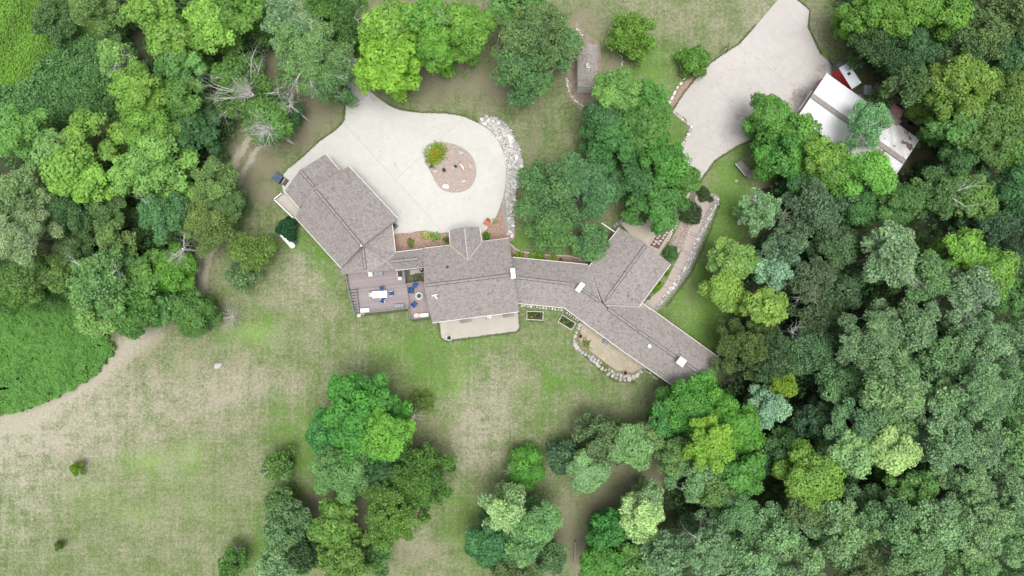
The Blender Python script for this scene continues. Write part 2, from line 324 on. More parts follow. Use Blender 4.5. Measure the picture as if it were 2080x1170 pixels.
for (cx, cy, rx, ry, a, k) in [(900, 165, 110, 55, 0, .75), (1020, 160, 50, 60, 0, .45), (640, 240, 60, 55, -30, .75), (600, 130, 60, 120, 0, .8), (1170, 500, 60, 25, 0, .6), (1190, 60, 50, 90, 0, .55), (1240, 140, 25, 60, 0, .5), (1250, 1030, 110, 100, 0, .65), (1160, 1110, 60, 60, 0, .55),
        (1360, 990, 60, 60, 0, .8), (500, 330, 40, 60, 0, .6), (1085, 280, 25, 80, 0, .45), (1120, 340, 60, 40, 0, .25), (700, 990, 60, 60, 0, .6), (1330, 830, 60, 40, 0, .5), (1450, 497, 16, 10, 0, .7), (1398, 600, 16, 20, 0, .65), (680, 1080, 60, 80, 0, .8),
        (870, 900, 40, 50, 0, .4), (540, 390, 30, 60, 0, .5), (640, 330, 60, 14, -40, .5), (1850, 290, 60, 80, 30, .8), (820, 1140, 30, 40, 0, .5), (1660, 60, 24, 60, 0, .4), (790, 20, 60, 40, 0, .7), (1560, 400, 30, 40, 0, .7), (245, 670, 30, 14, 0, .5), (480, 1118, 16, 14, 0, .9)]:
    soil += k * gauss(PX, PY, cx, cy, rx, ry, a)
viv += .12 * gauss(PX, PY, 950, 700, 400, 120); dry -= .10 * gauss(PX, PY, 950, 700, 400, 110)
BR = 1 + .5 * vnoise(PX0, PY0, 14, 7) + .3 * vnoise(PX0, PY0, 5, 8)
dry = .4 + (dry - .4) * BR; viv = .4 + (viv - .4) * BR; soil *= BR
PX, PY = PX0 + 5 * vnoise(PX0, PY0, 12, 9), PY0 + 5 * vnoise(PX0, PY0, 12, 10)
trk = [(-20, 880), (60, 840), (150, 785), (240, 720), (310, 672)]
dry += .75 * seg(PX, PY, trk, 26); pale += .55 * seg(PX, PY, trk, 22); soil += .15 * seg(PX, PY, trk, 10)
ruts = []
for t_ in ([(408, 612), (413, 565), (422, 525), (432, 490), (490, 360), (512, 318), (540, 280)], [(384, 612), (393, 560), (402, 515), (415, 480), (468, 350), (486, 312), (512, 270)]):
    ruts.append(t_)
soil += .45 * seg(PX, PY, [(390, 600), (410, 520), (500, 340), (560, 280)], 30)
for t_ in ruts: q_ = seg(PX, PY, t_, 6.5); soil *= 1 - q_; dry += 1.3 * q_; pale += 1.0 * q_
for (cx, cy, rx, ry, k) in [(60, 900, 180, 130, .4), (20, 1000, 60, 160, .5), (250, 830, 160, 80, .3), (990, 830, 60, 100, .35), (480, 790, 120, 40, .2), (620, 560, 60, 60, .25), (1560, 30, 60, 40, .3), (1650, 80, 20, 60, .3), (960, 930, 30, 60, .2)]: pale += k * gauss(PX, PY, cx, cy, rx, ry)
for (cx, cy, rx, ry, k) in [(300, 935, 60, 22, .7), (390, 920, 22, 30, .7), (515, 675, 50, 24, .8), (280, 1045, 50, 22, .5), (1072, 495, 22, 26, .35), (930, 790, 24, 70, .45), (1000, 690, 50, 10, .3), (370, 740, 30, 24, .35), (420, 1040, 40, 20, .3), (180, 1000, 60, 40, .3), (1330, 170, 30, 40, .35), (40, 80, 150, 130, .75), (1666, 118, 16, 12, .5), (770, 700, 60, 15, .3), (1420, 640, 60, 110, .45), (1480, 400, 40, 100, .4), (350, 960, 90, 60, .25)]: yel += k * gauss(PX, PY, cx, cy, rx, ry)
trkm = seg(PX, PY, [(390, 620), (410, 520), (478, 315), (600, 130)], 34)
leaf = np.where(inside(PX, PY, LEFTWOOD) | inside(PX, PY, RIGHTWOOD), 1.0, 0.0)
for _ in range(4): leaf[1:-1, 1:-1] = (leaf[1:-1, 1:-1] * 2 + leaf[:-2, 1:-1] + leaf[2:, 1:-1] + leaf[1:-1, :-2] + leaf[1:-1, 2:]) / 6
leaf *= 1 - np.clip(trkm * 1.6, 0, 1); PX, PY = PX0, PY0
nx, ny = len(xs), len(ys)
me = bpy.data.meshes.new('ground'); I = np.arange(nx * ny).reshape(ny, nx)
quads = np.stack([I[:-1, :-1], I[:-1, 1:], I[1:, 1:], I[1:, :-1]], -1).reshape(-1, 4)
GZ = np.zeros(GX.shape)
def raw_mesh(me, V, Q):
    k = Q.shape[1]; me.vertices.add(len(V)); me.vertices.foreach_set('co', V.astype(np.float32).ravel())
    me.loops.add(Q.size); me.loops.foreach_set('vertex_index', Q.astype(np.int32).ravel())
    me.polygons.add(len(Q)); me.polygons.foreach_set('loop_start', (np.arange(len(Q)) * k).astype(np.int32)); me.polygons.foreach_set('loop_total', np.full(len(Q), k, np.int32)); me.update(calc_edges=True)
def cattr(me, name, rgb, dom='POINT'):
    a = me.color_attributes.new(name, 'FLOAT_COLOR', dom); c = np.ones((len(rgb), 4), np.float32); c[:, :3] = rgb; a.data.foreach_set('color', c.ravel())
raw_mesh(me, np.stack([GX, GY, GZ], -1).reshape(-1, 3), quads)
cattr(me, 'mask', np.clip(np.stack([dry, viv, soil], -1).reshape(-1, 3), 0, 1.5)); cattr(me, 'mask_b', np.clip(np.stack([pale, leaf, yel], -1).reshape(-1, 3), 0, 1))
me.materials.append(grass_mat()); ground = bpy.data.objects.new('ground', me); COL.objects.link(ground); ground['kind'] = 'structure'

# ---- drives and paths
D1 = [(655, 60), (682, 92), (697, 140), (696, 175), (702, 212), (699, 245), (680, 266), (650, 287), (612, 322), (577, 352), (580, 400), (640, 470), (720, 500), (800, 476), (831, 473), (857, 468.7), (893, 473), (911, 472), (950, 478), (980, 472), (1005.6, 443.6), (1021, 402.6), (1027.4, 364), (1026, 325.6), (1016, 295), (998, 269), (972, 251), (941.5, 237), (908, 230.8), (857, 229.5), (810.8, 223), (780, 207.7), (748, 180), (728, 140), (718, 110), (690, 70), (668, 45)]
slab('driveway', spline(D1, 5), .06, MAT['drive'])
D2 = [(1590, -12), (1612, -6), (1644, 21), (1640, 55), (1666.6, 110.7), (1697, 134.6), (1720, 170), (1640, 250), (1590, 262), (1536.5, 269), (1532, 281), (1497.6, 296), (1452.7, 324.6), (1434.8, 348.5), (1419.7, 370), (1402.6, 393), (1380, 435), (1348, 496.6), (1332, 520), (1318, 508), (1362, 430), (1384, 380), (1384, 348), (1379.5, 318), (1392, 290), (1406.4, 262), (1392, 240), (1368, 224), (1388, 192), (1417, 155.5), (1443.8, 128.6), (1470, 110), (1502, 89.7), (1536.5, 51)]
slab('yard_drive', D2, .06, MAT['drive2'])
slab('concrete_walk', [(1382, 372), (1420, 372), (1402.6, 394), (1380, 436), (1350, 500), (1338, 520), (1322, 512), (1360, 435), (1376, 396)], .075, MAT['path'])
slab('rear_patio', [(892, 640), (892.5, 655.6), (896.3, 685.4), (905.5, 692), (1049, 673), (1055.5, 664.7), (1052, 620)], .06, MAT['patio'])
slab('side_pad', [(1262, 455), (1285, 432), (1345, 440), (1350, 470), (1322, 506), (1300, 500)], .05, MAT['pad'])
slab('house_mulch', [(796, 470), (830, 472), (870, 468), (912, 471), (912, 500), (800, 516)], .03, MAT['mulch'])
slab('east_mulch', spline([(975, 470), (1006, 445), (1022, 402), (1030, 380), (1046, 400), (1042, 430), (1046, 470), (1040, 488), (1000, 494), (975, 494)], 3), .03, MAT['mulch'])
slab('link_mulch', [(1034, 488), (1044, 503), (1061.5, 512), (1110, 518), (1158.5, 520), (1188, 531), (1200, 545), (1045, 530)], .03, MAT['mulch'])
slab('gravel_strip', spline([(972, 249), (994, 238), (1011, 245), (1029, 258), (1044, 282), (1057, 308), (1062, 341), (1056, 369), (1046, 382), (1040, 418), (1044, 456), (1036, 474), (1020, 440), (1020, 400), (1024, 340), (1008, 285)], 4), .04, MAT['gravelbed'])
slab('brick_path', spline([(1409, 398), (1442, 409), (1437, 423), (1426.5, 448.7), (1411, 496), (1386, 546), (1364.5, 579), (1339, 613), (1325, 632), (1308, 622), (1313.4, 611), (1345, 584), (1364.5, 548), (1382, 514.5), (1392, 492), (1400, 466), (1419, 442), (1419, 420)], 4), .05, MAT['brickpath'])
slab('bark_terrace', [(1388, 440), (1405, 462), (1390, 497), (1372, 525), (1350, 520), (1362, 490), (1378, 460)], .03, MAT['islemulch'])
slab('path_gravel', spline([(1445, 392), (1459, 405), (1452, 428), (1436, 462), (1420, 505), (1396, 556), (1373, 588), (1348, 616), (1332, 633), (1324, 632), (1364, 579), (1386, 546), (1411, 496), (1426, 449), (1438, 420)], 3), .03, MAT['gravelbed'])
slab('paver_patio', [(1186, 645), (1175, 690), (1200.8, 714), (1251.5, 752), (1285, 757), (1304, 748), (1330, 750), (1250, 680)], .06, MAT['paver'])
slab('patio_bank', spline([(1182, 650), (1168, 680), (1166, 697), (1178, 710), (1210, 735), (1248, 764), (1266, 772), (1298, 760), (1306, 748), (1280, 745), (1200, 705)], 3), .035, pm('bank_soil', (.20, .19, .11), (.11, .13, .05), 4))
slab('courtyard', [(822, 540), (862, 540), (862, 575), (825, 578)], .03, pm('yard_soil', (.14, .12, .09), (.07, .09, .04), 3))
slab('courtyard_pad', [(833, 548), (862, 545), (862, 553), (834, 558)], .06, MAT['patio'])
slab('gravel_path', spline([(1168, 40), (1182, 60), (1205, 80), (1218, 90), (1222, 160), (1212, 200), (1220, 235), (1200, 240), (1165, 210), (1152, 180), (1150, 150), (1170, 90)], 3), .012, pm('thin_soil', (.27, .225, .175), (.17, .14, .10), 2, bump=.03))
slab('edge_mulch', [(1400, 155), (1418, 152), (1400, 186), (1372, 222), (1358, 210), (1380, 180)], .02, MAT['mulch'])
isl = spline([(862, 312), (868.5, 295), (893, 289), (923.6, 294), (944, 304), (959.5, 320.5), (967, 343.6), (963, 366.7), (952, 382), (934, 389.7), (908, 388.5), (890, 377), (877.4, 354), (866, 332)], 4)
slab('island_kerb', [((x - 914) * 1.02 + 914, (y - 341) * 1.02 + 341) for x, y in isl], .085, MAT['joint'], .02)
slab('island_bed', isl, .13, MAT['islemulch'], .06)
slab('barn_pad', [(1775, 170), (1800, 175), (1880, 240), (1900, 275), (1870, 300), (1760, 215), (1735, 185)], .02, pm('dirt', (.20, .165, .14), (.10, .08, .065), 1.5))
slab('dirt_patch', [(1540, 385), (1585, 375), (1600, 400), (1570, 420), (1540, 412)], .015, MAT['soil'])
jm = MB()
def joint(mbx, pts, z=.066, w=.055):
    for a, b in zip(pts[:-1], pts[1:]):
        p, q = W(*a, z), W(*b, z); d = (q - p).normalized(); n = Vector((-d.y, d.x, 0)) * w / 2; mbx.add([p - n, q - n, q + n, p + n], [(0, 1, 2, 3)])
for L in ([(699, 250), (735, 290), (800, 362), (862, 430), (897, 470)], [(942, 240), (892, 283)], [(862, 312), (806, 362)], [(800, 330), (812, 352)]): joint(jm, L)
jm.build('driveway_joints', MAT['joint'])['kind'] = 'structure'
jm = MB()
for L in ([(1500, 92), (1540, 120), (1590, 160), (1640, 200)], [(1440, 142), (1462, 180), (1490, 225), (1520, 265)]): joint(jm, L)
jm.build('yard_joints', MAT['joint'])['kind'] = 'structure'
jm = MB()
for (a, b) in (((1399, 470), (1419, 478)), ((1397, 474), (1417, 482)), ((1382, 505), (1405, 516)), ((1384, 508), (1400, 519)), ((1368, 540), (1385, 550)), ((1345, 580), (1362, 588)), ((1352, 565), (1372, 575))): joint(jm, [a, b], .058, .08)
jm.build('path_joints', MAT['wood'])['kind'] = 'structure'

# ================================================================ HOUSE
HO = W(950, 560, 0)
house = thing('house', HO, 'long angled house with grey brown shingle roofs and white trim in several wings', 'house')
def hb(mb, name, mat, smooth=False, parent=None): return mb.build(name, mat, parent or house, world=True, tri=True, smooth=smooth)
def P3(l): return [W(*p) for p in l]
def roof(polys, thick=.16, name='roof', mat=None):
    m = MB()
    for p in polys: m.prism(P3(p), thick)
    return hb(m, name, mat or MAT['shingle'])
def gable(eA, eB, eC, eD, r1, r2, nm=None, ins=.45, mat=None, wn='wall'):
    """eA-eB and eC-eD are the eaves, r1 between A and D, r2 between B and C"""
    o = roof([[eA, eB, r2, r1], [r1, r2, eC, eD]]) if nm is None else None
    a, b, c, d, p, q = [W(*x) for x in (eA, eB, eC, eD, r1, r2)]
    cen = (a + b + c + d) / 4
    def inn(v):
        k = v - cen; L = math.hypot(k.x, k.y); return cen + k * ((L - ins * 1.35) / L)
    a2, b2, c2, d2 = [inn(v) for v in (a, b, c, d)]; p2 = p + (q - p).normalized() * ins; q2 = q - (q - p).normalized() * ins
    for v in (a2, b2, c2, d2): v.z = a.z - .02
    p2.z = p.z - .22; q2.z = q.z - .22
    lo = [Vector((v.x, v.y, -.05)) for v in (a2, b2, c2, d2)]
    m = MB().add([a2, b2, c2, d2, p2, q2] + lo, [(6, 7, 1, 0), (7, 8, 2, 5, 1), (8, 9, 3, 2), (9, 6, 0, 4, 3), (9, 8, 7, 6)])
    hb(m, wn, mat or MAT['siding']); return a2, b2, c2, d2
def eaveline(p, q, z=None, w=.07, name='gutter'):
    a, b = W(*p), W(*q); d = (b - a).normalized(); n = Vector((d.y, -d.x, 0))
    hb(MB().bar(a + Vector((0, 0, -.04)), b + Vector((0, 0, -.04)), w, .14), name, MAT['gutter'])
def cap(pts):
    m = MB(); s = MB()
    for p, q in zip(pts[:-1], pts[1:]):
        a, b = W(*p), W(*q); d = (b - a).normalized(); n = Vector((-d.y, d.x, 0)).normalized()
        m.bar(a + Vector((0, 0, .01)), b + Vector((0, 0, .01)), .26, .06)
        L = (b - a).length; k = max(2, int(L / 1.2))
        for i in range(k + 1):
            c = a + (b - a) * (i / k); s.bar(c - n * .15 + Vector((0, 0, .045)), c + n * .15 + Vector((0, 0, .045)), .05, .012)
        for e in (-1, 1): s.bar(a + n * e * .16 + Vector((0, 0, .0)), b + n * e * .16 + Vector((0, 0, .0)), .05, .07)
    o = hb(m, 'ridge_vent', MAT['ridge']); hb(s, 'ridge_seam', MAT['dark'], parent=o)
def valley(p, q, w=.13):
    a, b = W(*p), W(*q); hb(MB().bar(a + Vector((0, 0, .02)), b + Vector((0, 0, .02)), w, .06), 'valley_flashing', MAT['valley'])
e1, r1 = 3.2, 6.4
gA = gable((709, 337, e1), (809, 444, e1), (692.5, 545, e1), (599, 441, e1), (637, 381, r1), (734, 500, r1))
gB = gable((662, 313, 2.9), (693, 349, 2.9), (608, 423, 2.9), (577.7, 388.7, 2.9), (609, 345.6, 4.9), (641, 382, 4.9))
e2, r2_, rc = 2.9, 4.5, 4.0
roof([[(734, 498, r2_), (797, 456, e2), (803.5, 512, e2), (787, 532, rc), (803, 548, e2), (743, 553, r2_)], [(736, 498, r2_), (743, 553, r2_), (694, 558, e2), (690, 520, e2)]])
roof([[(803.5, 512, e2), (862, 505.5, e2), (866, 524, rc), (787, 532, rc)], [(787, 532, rc), (866, 524, rc), (866, 543, e2), (803, 549.5, e2)]])
m = MB()
for poly in ([(735, 470), (790, 462), (796, 508), (796, 543), (700, 552), (700, 530)], [(795, 516), (864, 510), (864, 538), (795, 544)]):
    m.prism([W(x, y, e2 - .1) for x, y in poly], e2)
hb(m, 'wall', MAT['siding'])
m = MB().add([W(703, 553, e2 - .15), W(796, 543, e2 - .15), W(743, 549, r2_ - .2)], [(0, 1, 2)]); hb(m, 'gable_wall', MAT['siding'])
e3, r3 = 3.0, 6.0
gM = gable((859, 504, e3), (1034.4, 483, e3), (1054.4, 633.3, e3), (878, 656, e3), (862, 580, r3), (1043, 558, r3))
roof([[(912.2, 468, e3), (943, 461, 4.5), (950.7, 529, 4.5), (914.4, 499, e3 + .02)], [(943, 461, 4.5), (974.4, 461, e3), (979, 492, e3 + .02), (950.7, 529, 4.5)]])
e4, r4 = 2.8, 4.5
roof([[(1038, 522, e4), (1194, 537, e4), (1168, 578, r4), (1044, 563, r4)], [(1194, 537, e4), (1219, 613, r4), (1168, 578, r4)], [(1044, 563, r4), (1168, 578, r4), (1145.8, 625.7, e4), (1048, 616, e4)],
      [(1168, 578, r4), (1219, 613, r4), (1232, 625, r4), (1294.6, 671, r4), (1266, 714, e4), (1145.8, 625.7, e4)], [(1226, 618, r4), (1298, 624, e4), (1305, 616, e4), (1325, 630, e4), (1294.6, 670, r4)]])
gS = gable((1325, 629, e4 - .16), (1466, 730, e4 - .16), (1408, 812, e4 - .16), (1266, 714, e4 - .16), (1294, 670.5, r4 - .16), (1438, 770, r4 - .16))
roof([[(1257.7, 462.3, e4), (1314, 496, r4), (1226, 615.5, r4), (1194.5, 543, e4)], [(1314, 496, r4), (1362.7, 536.6, e4), (1298, 624, e4), (1226, 617, r4)]])
m = MB()
for poly in ([(1046, 530), (1190, 544), (1205, 600), (1148, 617), (1052, 608)], [(1150, 616), (1200, 560), (1300, 632), (1318, 640), (1268, 706)], [(1258, 472), (1352, 538), (1296, 614), (1225, 610), (1204, 545)]):
    m.prism([W(x, y, e4 - .1) for x, y in poly], e4)
hb(m, 'wall', MAT['siding'])
m = MB().add([W(1262, 471, e4 - .15), W(1354, 537, e4 - .15), W(1312, 500, r4 - .2)], [(0, 1, 2)]); hb(m, 'gable_wall', MAT['siding'])
m = MB().prism([W(x, y, e3 - .1) for x, y in [(918, 474), (970, 469), (974, 500), (920, 508)]], e3)
hb(m, 'porch_wall', MAT['siding'])
hb(MB().add([W(917, 474, e3 - .15), W(970, 468, e3 - .15), W(943, 466, 4.3)], [(0, 1, 2)]), 'gable_wall', MAT['siding'])
for p, q in [((709, 337, e1), (809, 444, e1)), ((692.5, 545, e1), (599, 441, e1)), ((662, 313, 2.9), (691, 346, 2.9)), ((608, 423, 2.9), (577.7, 388.7, 2.9)), ((797, 456, e2), (803.5, 512, e2)), ((803.5, 512, e2), (860, 505.2, e2)), ((860, 543.2, e2), (803, 549.5, e2)),
             ((862, 504, e3), (914.4, 498, e3)), ((979, 490.5, e3), (1034.4, 483.5, e3)), ((1054.4, 633.3, e3), (878, 656, e3)), ((912.2, 468, e3), (914.4, 498, e3)), ((974.4, 461, e3), (979, 490, e3)), ((1042, 522.3, e4), (1194, 537, e4)), ((1052, 616.5, e4), (1145.8, 625.7, e4)),
             ((1145.8, 625.7, e4), (1266, 714, e4)), ((1266, 714, e4 - .16), (1406, 811, e4 - .16)), ((1305, 616, e4), (1325, 630, e4)), ((1325, 629, e4 - .16), (1466, 730, e4 - .16)), ((1257.7, 462.3, e4), (1194.5, 543, e4)), ((1362.7, 536.6, e4), (1298, 624, e4))]: eaveline(p, q)
for l in ([(641, 386, r1), (735, 499, r1)], [(609.5, 346.5, 4.9), (638, 379, 4.9)], [(737, 504, r2_), (742, 547, r2_)], [(790, 531.5, rc), (850, 525.5, rc)], [(866, 579.5, r3), (1036, 558.8, r3)], [(1048, 563.5, r4), (1160, 577, r4)], [(1182, 588, r4), (1217, 611.5, r4)],
          [(1235, 627, r4), (1293, 669.5, r4)], [(1297, 672.5, r4 - .16), (1375, 726.5, r4 - .16)], [(1394, 739.5, r4 - .16), (1434, 767, r4 - .16)], [(1311, 499.5, r4), (1233, 606, r4)]): cap(l)
for p, q in [((914.4, 498.5, e3 + .03), (950.7, 529, 4.51)), ((979, 491.5, e3 + .03), (950.7, 529, 4.51)), ((1195, 543, e4 + .03), (1220, 612, r4 + .02)), ((1231, 619.7, r4 + .02), (1298, 624, e4 + .03)), ((803, 512, e2 + .03), (787, 532, rc + .02)), ((787, 532, rc + .02), (802, 547, e2 + .03)), ((943, 462, 4.52), (950.5, 528, 4.52))]: valley(p, q)
# rooftop parts
def chimney(px, py, w, l, rz, z0, z1, capmat, bodymat=None):
    c = W(px, py, z1); m = MB().box((c.x, c.y, (z0 + z1) / 2 - .1), (w * .82, l * .86, z1 - z0 - .1), rz)
    o = hb(m, 'chimney', bodymat or MAT['white']); hb(MB().box((c.x, c.y, z1 - .09), (w, l, .14), rz, .03), 'chimney_cap', capmat, parent=o)
    hb(MB().box((c.x - .1 * math.sin(rz), c.y + .1 * math.cos(rz), z1 + .05), (w * .4, l * .25, .14), rz, .03).box((c.x + l * .2 * math.sin(rz), c.y - l * .2 * math.cos(rz), z1 + .04), (w * .3, l * .12, .12), rz, .02), 'flue', MAT['chim'], parent=o)
chimney(1042, 555.3, .55, 1.2, R(5), 3, 7.0, MAT['chim']); chimney(1178.5, 583.5, .62, 1.2, R(-37), 3, 5.6, MAT['chim']); chimney(1384.5, 735, .95, .95, R(-36), 2.5, 5.4, MAT['chim'], MAT['stonecap'])
def vent(px, py, z, s, mat, nm='roof_vent', h=.25):
    c = W(px, py, z); hb(MB().box((c.x, c.y, c.z), (s, s, h), R(-30), .02).box((c.x, c.y, c.z + h * .6), (s * .7, s * .7, h * .4), R(-30), .02), nm, mat)
vent(1319, 703, 4.1, .42, MAT['chim'], 'skylight'); vent(908.9, 543, 4.7, .36, MAT['black']); vent(1277, 602, 3.8, .25, MAT['rail']); vent(1285, 609, 3.6, .16, MAT['rail']); vent(734, 499, 6.4, .2, MAT['chim'])
c = W(884, 603, 5.1); hb(MB().tube(c + Vector((0, 0, -.3)), c + Vector((0, 0, .45)), .05, .05).bar(c + Vector((-.35, .1, .45)), c + Vector((.3, .3, .45)), .12, .1).bar(c + Vector((.0, .2, .45)), c + Vector((.3, -.25, .4)), .14, .1), 'antenna', MAT['chim'])
# doors and windows
def opening(a, b, t, w, h, z, name, mat, fr=True):
    a, b = Vector((a.x, a.y, 0)), Vector((b.x, b.y, 0)); d = (b - a).normalized(); c = a + (b - a) * t; n = Vector((d.y, -d.x, 0)); rz = math.atan2(d.y, d.x); o = None
    f = hb(MB().box((c.x, c.y, z + h / 2), (w + .16, .12, h + .16), rz), name, MAT['white'])
    hb(MB().box((c.x, c.y, z + h / 2), (w, .18, h), rz), 'pane' if mat is MAT['glass'] else 'panel', mat, parent=f)
for t in (.2, .5, .8): opening(gA[0], gA[1], t, 2.7, 2.2, .1, 'garage_door', MAT['door'])
opening(gB[0], gB[1], .5, 2.0, 2.1, .1, 'garage_door', MAT['door'])
for t in (.25, .6): opening(gA[2], gA[3], t, 1.1, 1.2, 1.0, 'window', MAT['glass'])
for t in (.15, .38, .62, .86): opening(gM[2], gM[3], t, 1.7, 2.05, .15, 'patio_door', MAT['glass'])
for t in (.12, .88): opening(gM[0], gM[1], t, 1.2, 1.2, 1.0, 'window', MAT['glass'])
for t in (.2, .5, .8): opening(gS[2], gS[3], t, 1.4, 1.2, .9, 'window', MAT['glass'])
for t in (.3, .7): opening(gS[0], gS[1], t, 1.2, 1.2, .9, 'window', MAT['glass'])
opening(W(918, 474, 2.9), W(970, 469, 2.9), .5, 1.0, 2.05, .1, 'front_door', MAT['orangewood'])
for t in (.3, .7): opening(W(1258, 472, 2.7), W(1352, 538, 2.7), t, 1.2, 1.2, .9, 'window', MAT['glass']); opening(W(1148, 617, 2.7), W(1052, 608, 2.7), t, 1.4, 1.3, .9, 'window', MAT['glass'])
# west balcony
fl = MB().prism([W(x, y, .9) for x, y in [(562, 407), (579, 393), (612, 425), (601, 444)]], .15); hb(fl, 'balcony_floor', MAT['patio'])
def railing(pts, h, mat, parent, bal=.0, z=None, name='railing', wt=.07):
    for a, b in zip(pts[:-1], pts[1:]):
        m = MB(); a, b = Vector(a), Vector(b); L = (b - a).length; up = Vector((0, 0, h))
        m.bar(a + up, b + up, wt + .03, .05).bar(a + up * .12, b + up * .12, .05, .05)
        k = max(1, int(L / 1.6))
        for i in range(k + 1): c = a + (b - a) * (i / k); m.bar(c - Vector((0, 0, .05)), c + up * 1.06, wt, wt)
        k = int(L / .14)
        for i in range(k): c = a + (b - a) * ((i + .5) / k); m.bar(c + up * .12, c + up, .02, .02)
        m.build(name, mat, parent, world=True)
railing(P3([(577, 394.5, .9), (562, 407, .9), (600, 444, .9)]), 1.0, MAT['white'], house)
c = W(803, 459.5, .4); ac = thing('air_conditioner', W(803, 459.5, 0), 'grey air conditioning unit against the white garage wall by the driveway', 'air conditioner', None, R(-43))
MB().box((0, 0, .42), (.62, .62, .72), 0, .04).build('cabinet', MAT['rail'], ac); MB().lathe((0, 0, .785), [(.24, 0), (.24, .02), (.06, .03)], 16).build('fan_grille', MAT['black'], ac)
tag(MB().bar(W(1222.5, 453.3, 2.6), W(1248, 470.7, 2.7), .09, .09).build('white_pole', MAT['white']), 'long white pole sticking out from the northern wing roof towards the trees', 'pole')

# ================================================================ DECK
zu, zl, zr = 1.0, .85, .45
deck = thing('deck', W(775, 595, 0), 'mauve brown board deck on two levels with grey railing behind the garage wing', 'deck')
def db(m, n, mat): return m.build(n, mat, deck, world=True, tri=True)
db(MB().prism(P3([(705.4, 548, zu), (822, 540, zu), (824.5, 575.4, zu), (710.5, 588, zu)]), .2), 'upper_floor', MAT['deck'])
db(MB().prism(P3([(725.4, 586.5, zl), (825, 575.2, zl), (832, 625, zl), (733, 637, zl)]), .2), 'lower_floor', MAT['deck'])
db(MB().prism(P3([(826, 575.8, zr), (868, 570.8, zr), (884, 641.5, zr), (835, 647.7, zr)]), .2), 'side_floor', MAT['deckb'])
m = MB()
for i in range(8):
    t0, t1 = i / 8, (i + 1) / 8; z = zu - .11 * (i + 1)
    def L_(t): return (710.5 + 13.3 * t, 588 + 51 * t)
    def R_(t): return (725 + 7 * t, 586.7 + 49.7 * t)
    m.prism(P3([L_(t0) + (z,), R_(t0) + (z,), R_(t1 - .012) + (z,), L_(t1 - .012) + (z,)]), .06)
db(m, 'stair', MAT['step'])
db(MB().bar(W(726, 587, zu - .05), W(824.5, 575.9, zu - .05), .06, .16).bar(W(825.5, 575.9, zl), W(832, 625, zl), .07, .1), 'edge_board', MAT['rail'])
railing(P3([(705.6, 559, zu), (710.8, 588, zu)]), .95, MAT['rail'], deck); railing([W(710.8, 588, zu), W(723.6, 639, .1)], .95, MAT['rail'], deck)
railing(P3([(733, 636.4, zl), (832, 624.6, zl)]), .95, MAT['rail'], deck); railing([W(726, 587, zu), W(733, 636, .15)], .95, MAT['rail'], deck)
railing(P3([(822, 550, zu), (824.5, 575, zu)]), .95, MAT['rail'], deck); railing(P3([(832.2, 626, zr), (835.3, 647.3, zr), (877, 642.3, zr)]), .7, MAT['rail'], deck); railing(P3([(826.5, 576.3, zr), (859, 571.8, zr)]), .7, MAT['rail'], deck)
slab('stair_pad', [(725.5, 639), (741, 637), (742, 641.5), (726, 644)], .05, MAT['rockwhite'])
# ---- deck furniture
da = ang(1000, -60)
def legs(t, w, l, h, r=.03, mat=None, n='leg'):
    for sx in (-1, 1):
        for sy in (-1, 1): MB().box((sx * (w / 2 - .05), sy * (l / 2 - .05), h / 2), (r * 2, r * 2, h)).build(n, mat or MAT['wood'], t)
t = thing('dining_table', W(773.6, 598, zl), 'long white dining table in the middle of the lower deck', 'table', None, ang(295, -17)); tz = .74
MB().box((0, 0, tz), (1.84, .86, .05), 0, .012).build('tabletop', MAT['white'], t); legs(t, 1.7, .75, tz - .02)
MB().box((-.3, 0, tz + .03), (.5, .3, .012)).box((.28, .02, tz + .03), (.42, .3, .012)).build('table_runner', MAT['cream'], t)
def chair(px, py, rz, label, seat, frame, z):
    t = thing('dining_chair', W(px, py, z), label, 'chair', 'chairs around the dining table', rz)
    MB().box((0, 0, .45), (.54, .52, .09), 0, .03).build('seat', seat, t); MB().box((0, -.27, .72), (.54, .07, .5), 0, .02).build('backrest', seat, t); legs(t, .54, .52, .42, .02, frame)
    for s_ in (-1, 1): MB().box((s_ * .29, -.02, .64), (.06, .5, .04), 0, .01).build('armrest', frame, t)
chair(777.7, 587.5, R(180) + da, 'blue cushioned dining chair on the far side of the white table', MAT['blue'], MAT['wood'], zl); chair(796, 596.2, R(90) + da, 'blue cushioned dining chair at the right end of the white table', MAT['blue'], MAT['cream'], zl)
chair(779.3, 609, R(-22), 'blue cushioned dining chair on the near side of the white table, turned askew', MAT['blue'], MAT['cream'], zl); chair(757.3, 598.6, R(-90) + da, 'cream dining chair at the left end of the white table', MAT['cream'], MAT['wood'], zl)
def lounge(px, py, rz, label, fm, z=zr):
    t = thing('lounge_chair', W(px, py, z), label, 'armchair', 'lounge chairs around the fire pit', rz)
    MB().box((0, 0, .24), (.68, .66, .1), 0, .02).build('frame', fm, t); MB().box((0, .04, .35), (.56, .54, .14), 0, .04).build('seat_cushion', MAT['blue'], t); MB().box((0, -.28, .55), (.6, .14, .42), 0, .04).build('back_cushion', MAT['blue'], t)
    for s_ in (-1, 1): MB().box((s_ * .33, 0, .45), (.07, .64, .05), 0, .012).build('armrest', fm, t)
    legs(t, .66, .64, .2, .03, fm)
lounge(844, 579, R(150), 'blue armchair at the top corner of the side deck above the fire pit', MAT['rail']); lounge(836.3, 589.7, R(-95), 'dark blue armchair left of the round fire pit', MAT['black']); lounge(842.3, 618, R(-40), 'blue armchair with pale wood frame below the round fire pit', MAT['wood'])
t = thing('fire_pit', W(852, 601, zr), 'round pale stone fire pit with a dark centre on the side deck', 'fire pit')
